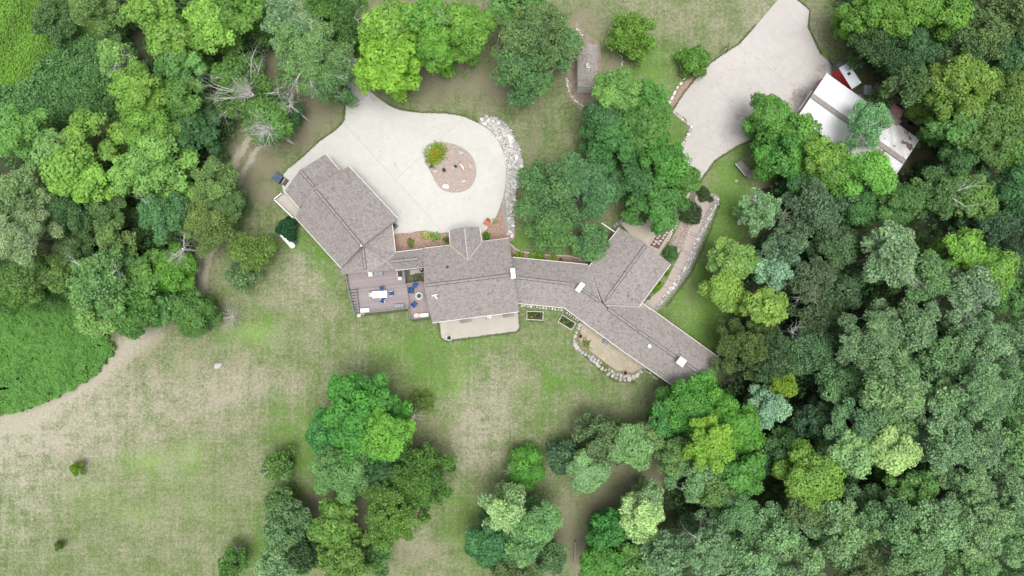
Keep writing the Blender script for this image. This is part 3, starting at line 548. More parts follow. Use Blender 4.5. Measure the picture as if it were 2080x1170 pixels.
MB().lathe((0, 0, 0), [(.42, 0), (.44, .25), (.49, .36), (.49, .42), (.3, .44), (.27, .40)], 28).build('bowl', pm('pale_ring', (.48, .5, .48), (.4, .42, .4), 5), t, smooth=False); MB().lathe((0, 0, .40), [(.27, 0), (.25, .03), (.1, .05)], 20).build('fire_tray', pm('fire_glass', (.07, .10, .11), (.03, .05, .055), 12), t)
t = thing('side_table', W(847, 641, zr), 'round blush pink side table in the corner of the side deck', 'table'); MB().lathe((0, 0, .5), [(.33, 0), (.33, .035)], 24).build('tabletop', MAT['pink'], t); MB().lathe((0, 0, 0), [(.2, 0), (.05, .04), (.05, .5)], 14).build('pedestal', MAT['wood'], t)
t = thing('outdoor_sofa', W(862, 640, zr), 'white cushioned bench at the front edge of the side deck', 'sofa', None, ang(190, -15)); MB().box((-.12, 0, .36), (.9, .46, .14), 0, .03).build('seat_cushion', MAT['white'], t); MB().box((.46, 0, .36), (.24, .44, .14), 0, .03).build('cushion', MAT['white'], t); MB().box((0, 0, .22), (1.2, .5, .12)).build('frame', MAT['rail'], t); legs(t, 1.15, .5, .18, .03, MAT['rail'])
t = thing('storage_bench', W(742.8, 630.5, zl), 'cream covered bench in the lower left corner of the deck', 'bench', None, ang(185, -15)); MB().box((0, 0, .3), (1.12, .58, .5), 0, .03).build('body', MAT['cream'], t); MB().box((-.28, 0, .58), (.54, .55, .08), 0, .02).build('cushion', MAT['cream'], t); MB().box((.28, 0, .58), (.54, .55, .08), 0, .02).build('cushion', MAT['cream'], t)
t = thing('grey_sofa', W(812, 621.3, zl), 'grey cushioned bench along the front railing of the deck', 'bench', None, ang(200, -14)); MB().box((0, 0, .22), (1.25, .55, .2)).build('frame', MAT['rail'], t)
for i in (-1, 0, 1): MB().box((i * .38, .02, .38), (.36, .44, .1), 0, .03).build('seat_cushion', MAT['greycush'], t)
MB().box((.6, 0, .42), (.06, .55, .3)).build('armrest', MAT['rail'], t)
t = thing('grey_daybed', W(769.5, 555, zu), 'grey cushioned bench under the roof edge on the upper deck', 'bench', None, ang(190, -13)); MB().box((0, 0, .22), (1.2, .56, .2)).build('frame', MAT['rail'], t); MB().box((-.28, 0, .38), (.54, .5, .1), 0, .03).build('seat_cushion', MAT['greycush'], t); MB().box((.28, 0, .38), (.54, .5, .1), 0, .03).build('seat_cushion', MAT['greycush'], t)
t = thing('cream_chair', W(753.6, 557.3, zu), 'square cream side chair next to the grey bench on the upper deck', 'chair', None, R(8)); MB().box((0, 0, .36), (.52, .52, .12), 0, .03).build('seat', MAT['cream'], t); MB().box((0, .25, .58), (.52, .08, .4), 0, .02).build('backrest', MAT['cream'], t); legs(t, .5, .5, .32, .025)
t = thing('grill', W(812.8, 558, zu), 'dark gas grill with white side shelf on the upper deck', 'grill', None, R(3)); MB().box((0, .05, .45), (.5, .7, .8), 0, .02).build('cart', MAT['rail'], t); MB().box((.05, .05, .93), (.36, .58, .2), 0, .06).build('lid', MAT['black'], t); MB().box((.06, -.5, .85), (.42, .36, .04)).build('side_shelf', MAT['white'], t); MB().box((-.22, .06, .9), (.07, .6, .06), 0, .01).build('handle', MAT['chim'], t)
t = thing('kettle_grill', W(858.5, 548.5, .06), 'round black kettle barbecue with white highlight in the courtyard between the roofs', 'barbecue'); MB().lathe((0, 0, .5), [(.1, 0), (.26, .12), (.29, .25), (.24, .38), (.06, .46)], 18).build('bowl', MAT['black'], t, smooth=True); MB().lathe((-.05, .05, .955), [(.06, 0), (.1, .01), (.05, .04)], 10).build('handle', MAT['chim'], t)
for a in range(3): MB().tube((.1 * math.cos(a * 2.1), .1 * math.sin(a * 2.1), .55), (.3 * math.cos(a * 2.1), .3 * math.sin(a * 2.1), 0), .015, .015).build('leg', MAT['black'], t)

# ---- rear patio things
def square_planter(px, py, s, rz, label, mat, inner, z=.09, h=.4):
    t = thing('planter', W(px, py, z), label, 'planter', None, rz)
    m = MB(); w = s / 2
    for (x, y, a, b) in ((0, w, s, .07), (0, -w, s, .07), (w, 0, .07, s - .07), (-w, 0, .07, s - .07)): m.box((x, y, h / 2), (a, b, h))
    m.build('box', mat, t); MB().box((0, 0, h * .35), (s - .08, s - .08, h * .6)).build('soil', MAT['soil'], t); return t, h, inner
PLANTERS = [square_planter(912.7, 686, .55, R(5), 'small pale square planter on the corner of the concrete patio', MAT['chim'], (.03, .11, .05)), square_planter(1178.6, 682.7, .48, R(20), 'small brown square planter at the upper end of the paver patio', MAT['terra'], (.09, .07, .05), .06, .35), square_planter(1269.5, 757, .5, R(-25), 'small square planter at the stone end of the paver patio', MAT['terra'], (.12, .06, .06), .06, .35)]
def bench(px, py, rz, label, mat, l=.62, w=.42):
    t = thing('patio_seat', W(px, py, .09), label, 'seat', 'seats along the patio wall', rz)
    MB().box((0, 0, .42), (l, w, .06), 0, .015).build('seat', mat, t); legs(t, l, w, .4, .025, MAT['wood']); MB().box((0, w / 2, .66), (l, .05, .42)).build('backrest', mat, t)
slt = boards('slatted_seat', 0, (.30, .25, .24), (.24, .20, .19), .09)
brn = pm('brown_seat', (.235, .20, .21), (.19, .16, .165), 5)
bench(940, 652.5, R(8), 'plain brown patio seat, left of the left pair under the rear roof', brn); bench(952.5, 651, R(8), 'slatted light brown patio seat, right of the left pair under the rear roof', slt); bench(1027, 641.3, R(8), 'plain brown patio seat, left of the right pair under the rear roof', brn); bench(1039, 640, R(8), 'slatted light brown patio seat, right of the right pair under the rear roof', slt)
t = thing('bistro_table', W(992.5, 649.5, .09), 'small round grey table at the middle of the rear patio edge', 'table'); MB().lathe((0, 0, .68), [(.2, 0), (.2, .03)], 18).build('tabletop', MAT['stonecap'], t); MB().lathe((0, 0, 0), [(.16, 0), (.03, .03), (.03, .68)], 10).build('pedestal', MAT['rail'], t)
t = thing('bistro_chair', W(994, 644.3, .09), 'white slatted chair beside the small round patio table', 'chair', None, R(8)); 
for i in range(5): MB().box((-.22 + i * .11, 0, .44), (.06, .44, .03)).build('seat_slat', MAT['white'], t)
MB().box((0, -.02, .4), (.5, .05, .03)).build('seat_rail', MAT['white'], t); legs(t, .5, .46, .42, .02, MAT['white'])
t = thing('garden_chair', W(1229, 695, .06), 'blue grey slatted garden chair beside the house on the paver patio', 'chair', None, R(-35))
for i in range(6): MB().box((0, -.25 + i * .1, .42), (.56, .07, .03)).build('seat_slat', MAT['greycush'], t)
MB().box((0, .3, .62), (.56, .04, .42)).build('backrest', MAT['rail'], t); legs(t, .56, .56, .4, .02, MAT['rail'])
for s_ in (-1, 1): MB().box((s_ * .29, 0, .56), (.05, .56, .03)).build('armrest', MAT['rail'], t)

# ---- raised garden beds
BEDS = []
for (c4, lab) in (([(1070.7, 632.3), (1103.5, 633.4), (1102.8, 650.5), (1070, 648.8)], 'rectangular raised vegetable bed in white frame nearer the patio'), ([(1142, 639.7), (1169.5, 656.6), (1161, 670), (1133.7, 653.5)], 'tilted raised vegetable bed in white frame by the roof bend')):
    cx = sum(p[0] for p in c4) / 4; cy = sum(p[1] for p in c4) / 4; t = thing('raised_bed', W(cx, cy, 0), lab, 'garden bed'); m = MB(); pp = [W(x, y, .32) for x, y in c4]
    for i in range(4): m.bar(pp[i] - Vector((0, 0, .16)), pp[(i + 1) % 4] - Vector((0, 0, .16)), .07, .34)
    m.build('frame', MAT['rockwhite'], t, world=True); MB().prism([p - Vector((0, 0, .08)) for p in pp], .2).build('soil', MAT['soil'], t, world=True); BEDS.append((t, c4))

# ---- propane tank, hot tub, bins
a_, b_ = W(574.5, 477.5, .75), W(594, 499, .75); mid = (a_ + b_) / 2
t = thing('propane_tank', (mid.x, mid.y, 0), 'white capsule shaped propane tank lying on the grass below the dark round bush', 'propane tank')
m = MB(); d = (b_ - a_).normalized(); q = [(-.34, .06), (-.3, .2), (-.2, .31), (-.05, .36), (0, .365)]
pts_ = [(a_ + d * s_, r_) for s_, r_ in q] + [(b_ - d * s_, r_) for s_, r_ in reversed(q)]
for (p0, r0), (p1, r1_) in zip(pts_[:-1], pts_[1:]): m.tube(p0, p1, r0, r1_, 20, False)
m.tube(pts_[0][0] - d * .01, pts_[0][0], .01, .06, 20); m.tube(pts_[-1][0], pts_[-1][0] + d * .01, .06, .01, 20)
m.build('tank', MAT['tank'], t, world=True, smooth=True); MB().lathe((mid.x, mid.y, 1.08), [(.12, 0), (.12, .1), (.05, .14)], 14).build('valve_dome', MAT['tank'], t, world=True)
for k in (.2, .8):
    c = a_ + (b_ - a_) * k; MB().box((c.x, c.y, .22), (.15, .6, .44), math.atan2(d.y, d.x)).build('leg', MAT['stonecap'], t, world=True)
t = thing('utility_box', W(602, 491, 0), 'small dark utility box beside the white propane tank', 'box', None, R(-20)); MB().box((0, 0, .25), (.5, .4, .5), 0, .02).build('body', MAT['rail'], t); MB().box((0, 0, .52), (.54, .44, .05), 0, .01).build('lid', pm('slate', (.07, .08, .12)), t)
t = thing('hot_tub', W(567.5, 363, 0), 'dark blue covered box at the driveway corner beside the garage', 'cart', None, ang(90, 62)); MB().box((0, 0, .42), (1.05, 1.0, .7), 0, .04).build('body', pm('navy_side', (.05, .055, .07)), t)
for s_ in (-1, 1): MB().box((s_ * .27, 0, .8), (.52, 1.02, .07), 0, .02).build('cover', pm('navy_cover', (.075, .11, .17), (.055, .08, .13), 3), t)
t['label'] = 'dark blue covered bin at the driveway corner beside the garage'; t['category'] = 'bin'; t.name = 'covered_bin'
t = thing('wood_rack', W(580.5, 370.5, 0), 'small brown wood rack between the blue bin and the garage', 'rack', None, ang(90, 62)); MB().box((0, 0, .1), (.5, .8, .06)).build('base', MAT['wood'], t)
for i in range(5): MB().tube((-.2, -.32 + i * .16, .25), (.22, -.32 + i * .16, .28 + .04 * (i % 2)), .07, .07, 8).build('log', MAT['bark'], t)
for s_ in (-1, 1): MB().box((0, s_ * .42, .35), (.5, .04, .6)).build('upright', MAT['wood'], t)

# ---- island and front garden
t = thing('garden_flag', W(938, 344, .13), 'small striped flag with a blue corner leaning in the island bed', 'flag'); MB().tube((0, 0, 0), (-.25, .75, 1.3), .015, .012).build('pole', MAT['chim'], t)
for i in range(5): MB().add([(-.22 + .09 * i, .75 - .12 * i, 1.3), (-.13 + .09 * i, .78 - .12 * i, 1.28), (-.02 + .09 * i, .25 - .12 * i, 1.1), (-.12 + .09 * i, .22 - .12 * i, 1.12)], [(0, 1, 2, 3)]).build('stripe', MAT['red'] if i % 2 else MAT['white'], t)
MB().add([(-.26, .80, 1.32), (.0, .82, 1.30), (.06, .56, 1.22), (-.2, .52, 1.24)], [(0, 1, 2, 3)]).build('canton', pm('flag_blue', (.12, .2, .36)), t)
t = thing('wooden_chair', W(989.5, 455, .06), 'orange brown wooden lounge chair at the driveway edge by the entrance', 'chair', None, R(-28))
for i in range(6): MB().box((-.27 + i * .108, .05, .33), (.09, .6, .025)).build('seat_slat', MAT['orangewood'], t)
for i in range(5): MB().add([(-.25 + i * .11, .33, .34), (-.17 + i * .11, .33, .34), (-.19 + i * .12, .62, .9), (-.28 + i * .12, .62, .9)], [(0, 1, 2, 3)]).build('back_slat', MAT['orangewood'], t)
for s_ in (-1, 1): MB().box((s_ * .38, .05, .52), (.13, .72, .03), 0, .01).build('armrest', MAT['orangewood'], t); MB().box((s_ * .33, -.2, .25), (.05, .08, .5)).build('leg', MAT['orangewood'], t); MB().box((s_ * .33, .3, .25), (.05, .08, .5)).build('leg', MAT['orangewood'], t)
t = thing('clay_pot', W(991.5, 446.5, .06), 'small dark planted pot just behind the orange wooden chair', 'pot'); MB().lathe((0, 0, 0), [(.13, 0), (.19, .3), (.21, .33), (.17, .33)], 14).build('pot', MAT['orangewood'], t); MB().lathe((0, 0, .28), [(.15, 0), (.12, .1), (.03, .16)], 10).build('plant', pm('dark_plant', (.05, .04, .03)), t)
edge = [(1037, 496), (1046, 505), (1061.5, 512), (1085, 515), (1110, 518), (1158.5, 520), (1172, 524), (1188, 532)]
m = MB(); [m.bar(W(*a, .1), W(*b, .1), .14, .24) for a, b in zip(edge[:-1], edge[1:])]
tag(m.build('stone_edging', MAT['rockpink']), 'low pinkish stone edging curving along the flower bed north of the link', 'edging')

# ================================================================ SHED
zs, zrg = 2.4, 3.0
sh = thing('garden_shed', W(1193, 140, 0), 'narrow garden shed with brown shingle roof and pale blue front', 'shed')
pw = [W(1173.5, 90, zs), W(1213.5, 90, zs), W(1213.5, 177.3, zs), W(1173.5, 177.3, zs)]; ra, rb = W(1193.4, 88.5, zrg), W(1193.4, 177.2, zrg)
MB().prism([pw[0], pw[3], rb, ra], .08).prism([ra, rb, pw[2], pw[1]], .08).build('roof', MAT['shingle'], sh, world=True)
k = [Vector((p.x, p.y, zs - .09)) for p in pw]; i_ = .12; k[0] += Vector((i_, -i_, 0)); k[1] += Vector((-i_, -i_, 0)); k[2] += Vector((-i_, .04, 0)); k[3] += Vector((i_, .04, 0)); lo = [Vector((v.x, v.y, 0)) for v in k]
r_a, r_b = Vector((ra.x, k[0].y, zrg - .12)), Vector((rb.x, k[3].y, zrg - .12))
MB().add([*k, *lo, r_a, r_b], [(0, 1, 5, 4), (1, 2, 6, 5), (3, 7, 6, 2), (0, 4, 7, 3), (0, 8, 1), (2, 9, 3)]).build('wall', pm('pale_blue_siding', (.74, .80, .83), (.68, .74, .77), 3), sh, world=True)
c = (k[2] + k[3]) / 2; MB().box((c.x, c.y - .02, 1.0), (1.1, .06, 1.9)).build('door', MAT['white'], sh, world=True)
c = W(1192.4, 132, 3.15); MB().box((c.x, c.y, c.z - .1), (.35, .4, .5)).build('vent_stack', MAT['stonecap'], sh, world=True); c = W(1194.5, 136.5, 3.2); MB().box((c.x, c.y, c.z), (.5, .07, .07)).build('vent_pipe', MAT['white'], sh, world=True)

# ================================================================ BARN
be, br_ = 2.9, 4.1
bn = thing('barn', W(1740, 250, 0), 'long white metal roofed barn with red end wall, partly under trees', 'barn')
A, B, C, D = (1680, 149), (1867.8, 283.3), (1808, 374), (1620, 239)
ra, rb = (1650, 194.4), (1838, 328.5)
def lerp(p, q, t): return (p[0] + (q[0] - p[0]) * t, p[1] + (q[1] - p[1]) * t)
u = .56
MB().prism(P3([A + (be,), lerp(A, B, u) + (be,), lerp(ra, rb, u) + (br_,), ra + (br_,)]), .08).prism(P3([ra + (br_,), lerp(ra, rb, u) + (br_,), lerp(D, C, u) + (be,), D + (be,)]), .08).build('roof', MAT['barn'], bn, world=True)
MB().prism(P3([lerp(A, B, u) + (be,), B + (be,), rb + (br_,), lerp(ra, rb, u) + (br_,)]), .08).prism(P3([lerp(ra, rb, u) + (br_,), rb + (br_,), C + (be,), lerp(D, C, u) + (be,)]), .08).build('roof', MAT['barnold'], bn, world=True)
MB().bar(W(*ra, br_ + .02), W(*rb, br_ + .02), .6, .08).build('ridge_strip', pm('ridge_panel', (.27, .25, .23), (.2, .18, .165), 4), bn, world=True)
a, b, c, d = [W(*x, be) for x in (A, B, C, D)]; cen = (a + b + c + d) / 4
q = []
for v in (a, b, c, d):
    kk = v - cen; L = math.hypot(kk.x, kk.y); q.append(cen + kk * ((L - .15) / L) - Vector((0, 0, .1)))
p2 = W(*ra, br_ - .12); q2 = W(*rb, br_ - .12); dd = (q2 - p2).normalized(); p2 += dd * .1; q2 -= dd * .1
lo = [Vector((v.x, v.y, 0)) for v in q]
MB().add(q + [p2, q2] + lo, [(0, 6, 7, 1), (1, 7, 8, 2, 5), (2, 8, 9, 3), (3, 9, 6, 0, 4)]).build('wall', MAT['redwall'], bn, world=True)
mw = (q[0] + q[3]) / 2; rzb = math.atan2((q[0] - q[3]).y, (q[0] - q[3]).x); MB().box((mw.x, mw.y, 1.4), (3.0, .14, 2.8), rzb).build('barn_door', MAT['white'], bn, world=True)
MB().bar(W(*A, be - .05), W(*ra, br_ - .05), .1, .18).bar(W(*ra, br_ - .05), W(*D, be - .05), .1, .18).build('barge_board', MAT['white'], bn, world=True)
MB().prism(P3([(1778, 203, 2.6), (1832, 246, 2.6), (1822, 256, 3.1), (1768, 214, 3.1)]), .08).build('lean_to_roof', MAT['greymetal'], bn, world=True)
MB().prism(P3([(1752, 193, 2.4), (1768, 205, 2.4), (1763, 211, 2.8), (1740, 190, 2.8)]), .08).build('lean_to_roof', MAT['greymetal'], bn, world=True)
MB().box(tuple(W(1800, 224, 1.25)), (3.2, 1.2, 2.4), ang(188, 134)).build('lean_to_wall', MAT['redwall'], bn, world=True)
# trailer
TR = [(1704, 138.5), (1722, 128), (1749, 168), (1730, 180.5)]
p = [W(x, y, 2.45) for x, y in TR]; c = sum(p, Vector()) / 4; tr = thing('cargo_trailer', (c.x, c.y, 0), 'red enclosed trailer with silver roof parked beside the barn', 'trailer')
MB().prism([Vector((v.x, v.y, 2.44)) for v in p], 1.95).build('body', MAT['red'], tr, world=True)
MB().prism([Vector(((v.x - c.x) * 1.02 + c.x, (v.y - c.y) * 1.02 + c.y, 2.49)) for v in p], .07).build('roof', MAT['trailtop'], tr, world=True)
v_ = W(1725, 149.6, 2.6); MB().box((v_.x, v_.y, 2.55), (.34, .36, .14), R(-55), .03).build('roof_vent', MAT['black'], tr, world=True)
nose = [p[0], p[1]]; f = (p[0] - p[3]).normalized() * .7
MB().prism([Vector((p[0].x, p[0].y, 2.3)), Vector((p[1].x, p[1].y, 2.3)), Vector((p[1].x * .7 + p[0].x * .3 + f.x, p[1].y * .7 + p[0].y * .3 + f.y, 1.9)), Vector((p[0].x * .7 + p[1].x * .3 + f.x, p[0].y * .7 + p[1].y * .3 + f.y, 1.9))], 1.3).build('nose', pm('dark_nose', (.10, .10, .11)), tr, world=True)
hp = (p[0] + p[1]) / 2 + f; MB().bar((hp.x, hp.y, .5), (hp.x + f.x * 1.3, hp.y + f.y * 1.3, .5), .12, .1).build('drawbar', MAT['black'], tr, world=True)
for (s0, s1) in ((p[0], p[3]), (p[1], p[2])):
    for k in (.5, .66):
        w_ = s0 + (s1 - s0) * k; ax = (p[1] - p[0]).normalized() * (.12 if s0 is p[1] else -.12); wh = MB().tube((w_.x - ax.x * .6, w_.y - ax.y * .6, .35), (w_.x + ax.x, w_.y + ax.y, .35), .35, .35, 18).build('wheel', MAT['black'], tr, world=True); MB().tube((w_.x + ax.x, w_.y + ax.y, .35), (w_.x + ax.x * 1.15, w_.y + ax.y * 1.15, .35), .18, .16, 12).build('rim', MAT['steel'], wh, world=True)
c = W(1762, 183, 1.0); t = thing('tank_cage', (c.x, c.y, 0), 'silver caged container standing behind the red trailer', 'container', None, R(-5)); MB().box((0, 0, .5), (.85, 1.25, .9), 0, .05).build('container', pm('milky_plastic', (.5, .52, .55), (.4, .42, .46), 3), t)
m = MB()
for i in range(4): y = -.6 + i * .4; m.bar((-.46, y, 1.0), (.46, y, 1.0), .05, .05)
for i in range(3): x = -.44 + i * .44; m.bar((x, -.64, 1.03), (x, .64, 1.03), .05, .05)
for sx in (-.46, .46):
    for sy in (-.64, .64): m.bar((sx, sy, 0), (sx, sy, 1.03), .05, .05)
m.build('cage', MAT['steel'], t)
def flatbed(px, py, l, w, rz, label, mat):
    t = thing('utility_trailer', W(px, py, 0), label, 'trailer', None, rz); m = MB()
    m.box((0, 0, .55), (l, w, .08)); m.build('bed', mat, t); m = MB()
    for s_ in (-1, 1): m.bar((-l / 2, s_ * w / 2, .8), (l / 2, s_ * w / 2, .8), .06, .06)
    m.bar((-l / 2, -w / 2, .8), (-l / 2, w / 2, .8), .06, .06)
    for s_ in (-1, 1):
        for k in (-.5, 0, .5): m.bar((k * l, s_ * w / 2, .55), (k * l, s_ * w / 2, .8), .05, .05)
    m.build('side_rail', MAT['steel'], t); MB().bar((l / 2, 0, .5), (l / 2 + 1, 0, .5), .1, .08).build('drawbar', MAT['black'], t)
    for s_ in (-1, 1): MB().tube((0, s_ * (w / 2 + .02), .32), (0, s_ * (w / 2 + .2), .32), .32, .32, 16).build('wheel', MAT['black'], t)
flatbed(1793, 197, 3.6, 1.1, ang(188, 134), 'long grey flat trailer beside the caged container behind the barn', MAT['greymetal']); flatbed(1853, 241, 2.6, 1.3, ang(188, 120), 'low silver railed trailer in the dirt behind the barn', MAT['rail'])
# leaning pieces at the barn front
m = MB()
for i in range(4): m.bar(W(1640 - i * 3, 182 + i * 6, .1), W(1646 - i * 3, 186 + i * 6, 2.0), .05, .05)
m.bar(W(1668, 155, .3), W(1628, 210, .3), .08, .08); tag(m.build('ladder', MAT['steel']), 'silver ladder leaning against the front wall of the barn', 'ladder')

# ================================================================ small things outside
t = thing('wood_deck_ramp', W(1509, 342, .0), 'weathered slatted wooden ramp standing on the grass beside the trees', 'ramp')
wm = boards('ramp_boards', ang(1, 1) * -1 + R(90), (.28, .25, .24), (.22, .195, .19), .2)
MB().prism(P3([(1493.5, 332.5, .5), (1505, 325, .5), (1526, 346, .5), (1514, 357, .5)]), .1).build('platform', wm, t, world=True); MB().bar(W(1493.5, 332.5, .75), W(1514, 357, .75), .1, .1).build('handrail', MAT['steel'], t, world=True)
MB().prism(P3([(1514, 357, .45), (1526, 346, .45), (1540, 342, .45), (1540, 350, .45), (1522, 363, .45)]), .1).build('landing', MAT['wood'], t, world=True)
for (x, y) in ((1494, 333), (1505, 326), (1525, 346), (1514, 357)): MB().bar(W(x, y, 0), W(x, y, .75), .1, .1).build('post', MAT['wood'], t, world=True)
a, b = W(1500, 456, .3), W(1521, 432, .3); d = (b - a); t = thing('small_boat', ((a.x + b.x) / 2, (a.y + b.y) / 2, 0), 'white upturned boat hull lying on the grass under the tree', 'boat', None, math.atan2(d.y, d.x)); L = d.length / 2
vs = []; fs = []; N = 14; K = 9
for i in range(N + 1):
    x = -1 + 2 * i / N; w = .42 * (1 - abs(x) ** 2.6) ** .6 + .01
    for j in range(K): th = math.pi * j / (K - 1); vs.append((x * L, w * math.cos(th), (.05 + .42 * (w / .43) * math.sin(th))))
for i in range(N):
    for j in range(K - 1): fs.append((i * K + j, i * K + j + 1, (i + 1) * K + j + 1, (i + 1) * K + j))
MB().add(vs, fs).build('hull', MAT['white'], t, smooth=True); MB().bar((-L * .9, 0, .46), (L * .9, 0, .46), .04, .05).build('keel', MAT['steel'], t)
t = thing('black_stand', W(1469, 103, 0), 'black metal tripod stand at the edge of the yard drive', 'stand'); top = Vector((.2, .35, 1.9))
for q in ((-.45, -.3), (.4, -.35), (.3, .45)): MB().tube((q[0], q[1], 0), top, .035, .03).build('leg', MAT['black'], t)
MB().bar((-.35, -.1, 1.1), (.4, .1, 1.2), .06, .06).build('crossbar', MAT['black'], t)
t = thing('clothes_post', W(1377, 110, 0), 'white post with a thin cord beside the round bush', 'post'); MB().tube((0, 0, 0), (0, 0, 1.5), .05, .05, 8).build('post', MAT['white'], t); m = MB(); pr = None
for q in [(1377, 110), (1379, 122), (1383, 138), (1391, 151)]:
    v = W(*q, 1.0); 
    if pr: m.tube(pr, v, .02, .02, 5)
    pr = v
m.build('cord', MAT['white'], t, world=True)
for (x, y, l, rz, lab) in ((1144.5, 1127, 1.9, R(93), 'shorter weathered timber beam lying in the shady clearing, the left one'), (1167.5, 1120, 2.7, R(89), 'longer weathered grey timber beam lying in the shady clearing, the right one')):
    tag(MB().box((0, 0, .14), (l, .24, .2), 0, .03).build('timber_beam', MAT['wood']), lab, 'beam', 'beams in the clearing'); o = bpy.context.scene.objects[-1] if False else COL.objects[-1]; o.location = W(x, y, 0); o.rotation_euler = (0, 0, rz)
t = thing('fire_ring', W(1031, 717, 0), 'tiny dark metal frame standing alone on the back lawn', 'frame')
MB().tube((-.3, 0, .3), (.3, .1, .3), .03, .03).tube((-.1, -.25, .3), (.1, .3, .3), .03, .03).build('frame', MAT['rail'], t)
for q in ((-.28, 0), (.28, .1), (.08, .28)): MB().tube((q[0], q[1], 0), (q[0], q[1], .34), .025, .025).build('leg', MAT['rail'], t)
t.name = 'metal_frame'
t = thing('lamp_post', W(1364, 443, 0), 'white slim post between the tree and the walkway', 'lamp post'); MB().tube((0, 0, 0), (0, 0, 2.2), .045, .04, 8).build('post', MAT['white'], t); MB().lathe((0, 0, 2.2), [(.06, 0), (.12, .12), (.03, .2)], 10).build('lantern', MAT['black'], t)
# timber steps at the head of the brick path
for i in range(4):
    m = MB(); pts = [(1400 + i * 3.4, 410 - i * .5), (1402 + i * 3.4, 402 - i * 1.5), (1406 + i * 3.5, 394 - i * 1.5), (1411 + i * 3, 388)]
    for a, b in zip(pts[:-1], pts[1:]): m.bar(W(*a, .1 + .03 * i), W(*b, .1 + .03 * i), .1, .14)
    tag(m.build('timber_step', MAT['wood']), ['curved timber step edge nearest the walkway', 'curved timber step edge, second from the walkway', 'curved timber step edge, third from the walkway', 'curved timber step edge nearest the small juniper'][i], 'step', 'timber steps at the top of the brick path')
# ================================================================ STONES
rs = random.Random(7)
def rock_mesh(seed, mat, flat=.6):
    r = random.Random(seed); bm = bmesh.new(); bmesh.ops.create_icosphere(bm, subdivisions=2, radius=.5)
    pl = [(Vector((r.uniform(-1, 1), r.uniform(-1, 1), r.uniform(-1, 1))).normalized(), r.uniform(.30, .44)) for _ in range(9)]
    for v in bm.verts:
        for n, d in pl:
            k = v.co.dot(n)
            if k > d: v.co -= n * (k - d) * .9
        v.co *= r.uniform(.96, 1.04); v.co.z *= flat; v.co.z += .12
    me = bpy.data.meshes.new('rock'); bm.to_mesh(me); bm.free(); me.materials.append(mat); return me
ROCKS = {k: [rock_mesh(i * 7 + j, MAT[k]) for j in range(6)] for i, k in enumerate(('rock', 'rockpink', 'rockgrey', 'rockwhite'))}
FLATS = [rock_mesh(90 + j, MAT['rockpink'], .22) for j in range(6)]
def stone(px, py, sx, sy, label, group=None, kind='rock', rz=None, z=0, hz=None, name='rock', meshes=None):
    o = bpy.data.objects.new(name, rs.choice(meshes or ROCKS[kind])); COL.objects.link(o); o.location = W(px, py, z)
    o.scale = (M(sx), M(sy), hz or 1.25 * min(M(sx), M(sy))); o.rotation_euler = (0, 0, rs.uniform(0, 6.28) if rz is None else rz); return tag(o, label, 'stone' if name != 'boulder' else 'boulder', group)
ONES = 'zeroth first second third fourth fifth sixth seventh eighth ninth tenth eleventh twelfth thirteenth fourteenth fifteenth sixteenth seventeenth eighteenth nineteenth'.split()
TENS = 'x x twent thirt fort fift sixt sevent eight ninet'.split()
def word(k): return ONES[k] if k < 20 else (TENS[k // 10] + ('ieth' if k % 10 == 0 else 'y-' + ONES[k % 10]))
def ordn(k, frm): return word(k) + ' from the ' + frm
def row(pts, step, wid, size, label, group, kinds, z=0, rows=1, nm='stone', frm='top'):
    NR = {}
    for a, b in zip(pts[:-1], pts[1:]):
        L = math.hypot(b[0] - a[0], b[1] - a[1]); n = max(1, round(L / step)); nx_, ny_ = -(b[1] - a[1]) / L, (b[0] - a[0]) / L
        for i in range(n):
            for q in range(rows):
                NR[q] = NR.get(q, 0) + 1; kd = rs.choice(kinds); c_ = dict(rockwhite='whitish', rock='light grey', rockgrey='darker grey', rockpink='pinkish')[kd]
                line_ = '' if rows == 1 else (' inner line,', ' outer line,')[q]; lab = '%s %s %s,%s %s' % (c_, nm, ordn(NR[q], frm), line_, label)
                t_ = (i + .5) / n; o_ = rs.uniform(-wid, wid) + (q - (rows - 1) / 2) * step; s_ = size * rs.uniform(.65, 1.35)
                stone(a[0] + (b[0] - a[0]) * t_ + nx_ * o_, a[1] + (b[1] - a[1]) * t_ + ny_ * o_, s_ * 1.25, s_, lab, group, kd, z=z)
for (x, y, a, b, rz, kind, lab) in [(873.6, 302.6, 19, 15, .6, 'rockgrey', 'big grey boulder at the top left of the island bed beside the yellow green flowers'), (936, 309.7, 16, 12, -.5, 'rock', 'pale grey boulder near the upper right rim of the island bed'), (955.6, 336, 9, 14, .1, 'rockpink', 'narrow pink boulder at the right rim of the island bed'), (941.5, 368, 15, 11, .6, 'rockpink', 'pink boulder low on the right of the island bed'), (905.6, 378.7, 16, 12, -.4, 'rockwhite', 'whitish boulder at the bottom of the island bed'), (884, 348.7, 14, 12, 0, 'rockpink', 'rounded pink boulder at the left rim of the island bed'),
        (445, 742, 22, 15, .5, 'rock', 'large pale boulder alone on the dry lawn left of the trees'), (1495, 368, 8, 8, 0, 'rockpink', 'small pale boulder on the grass below the wooden ramp'), (1407.8, 522, 9, 12, .3, 'rockgrey', 'large bluish boulder in the stone border at its middle'), (1417, 486, 10, 9, 0, 'rockwhite', 'largest white boulder in the upper stone border'), (920, 341, 7, 5, .3, 'rock', 'small grey stone in the middle of the island bed')]:
    stone(x, y, a, b, lab, None, kind, rz, z=.08 if 860 < x < 970 and y < 400 else 0, name='boulder')
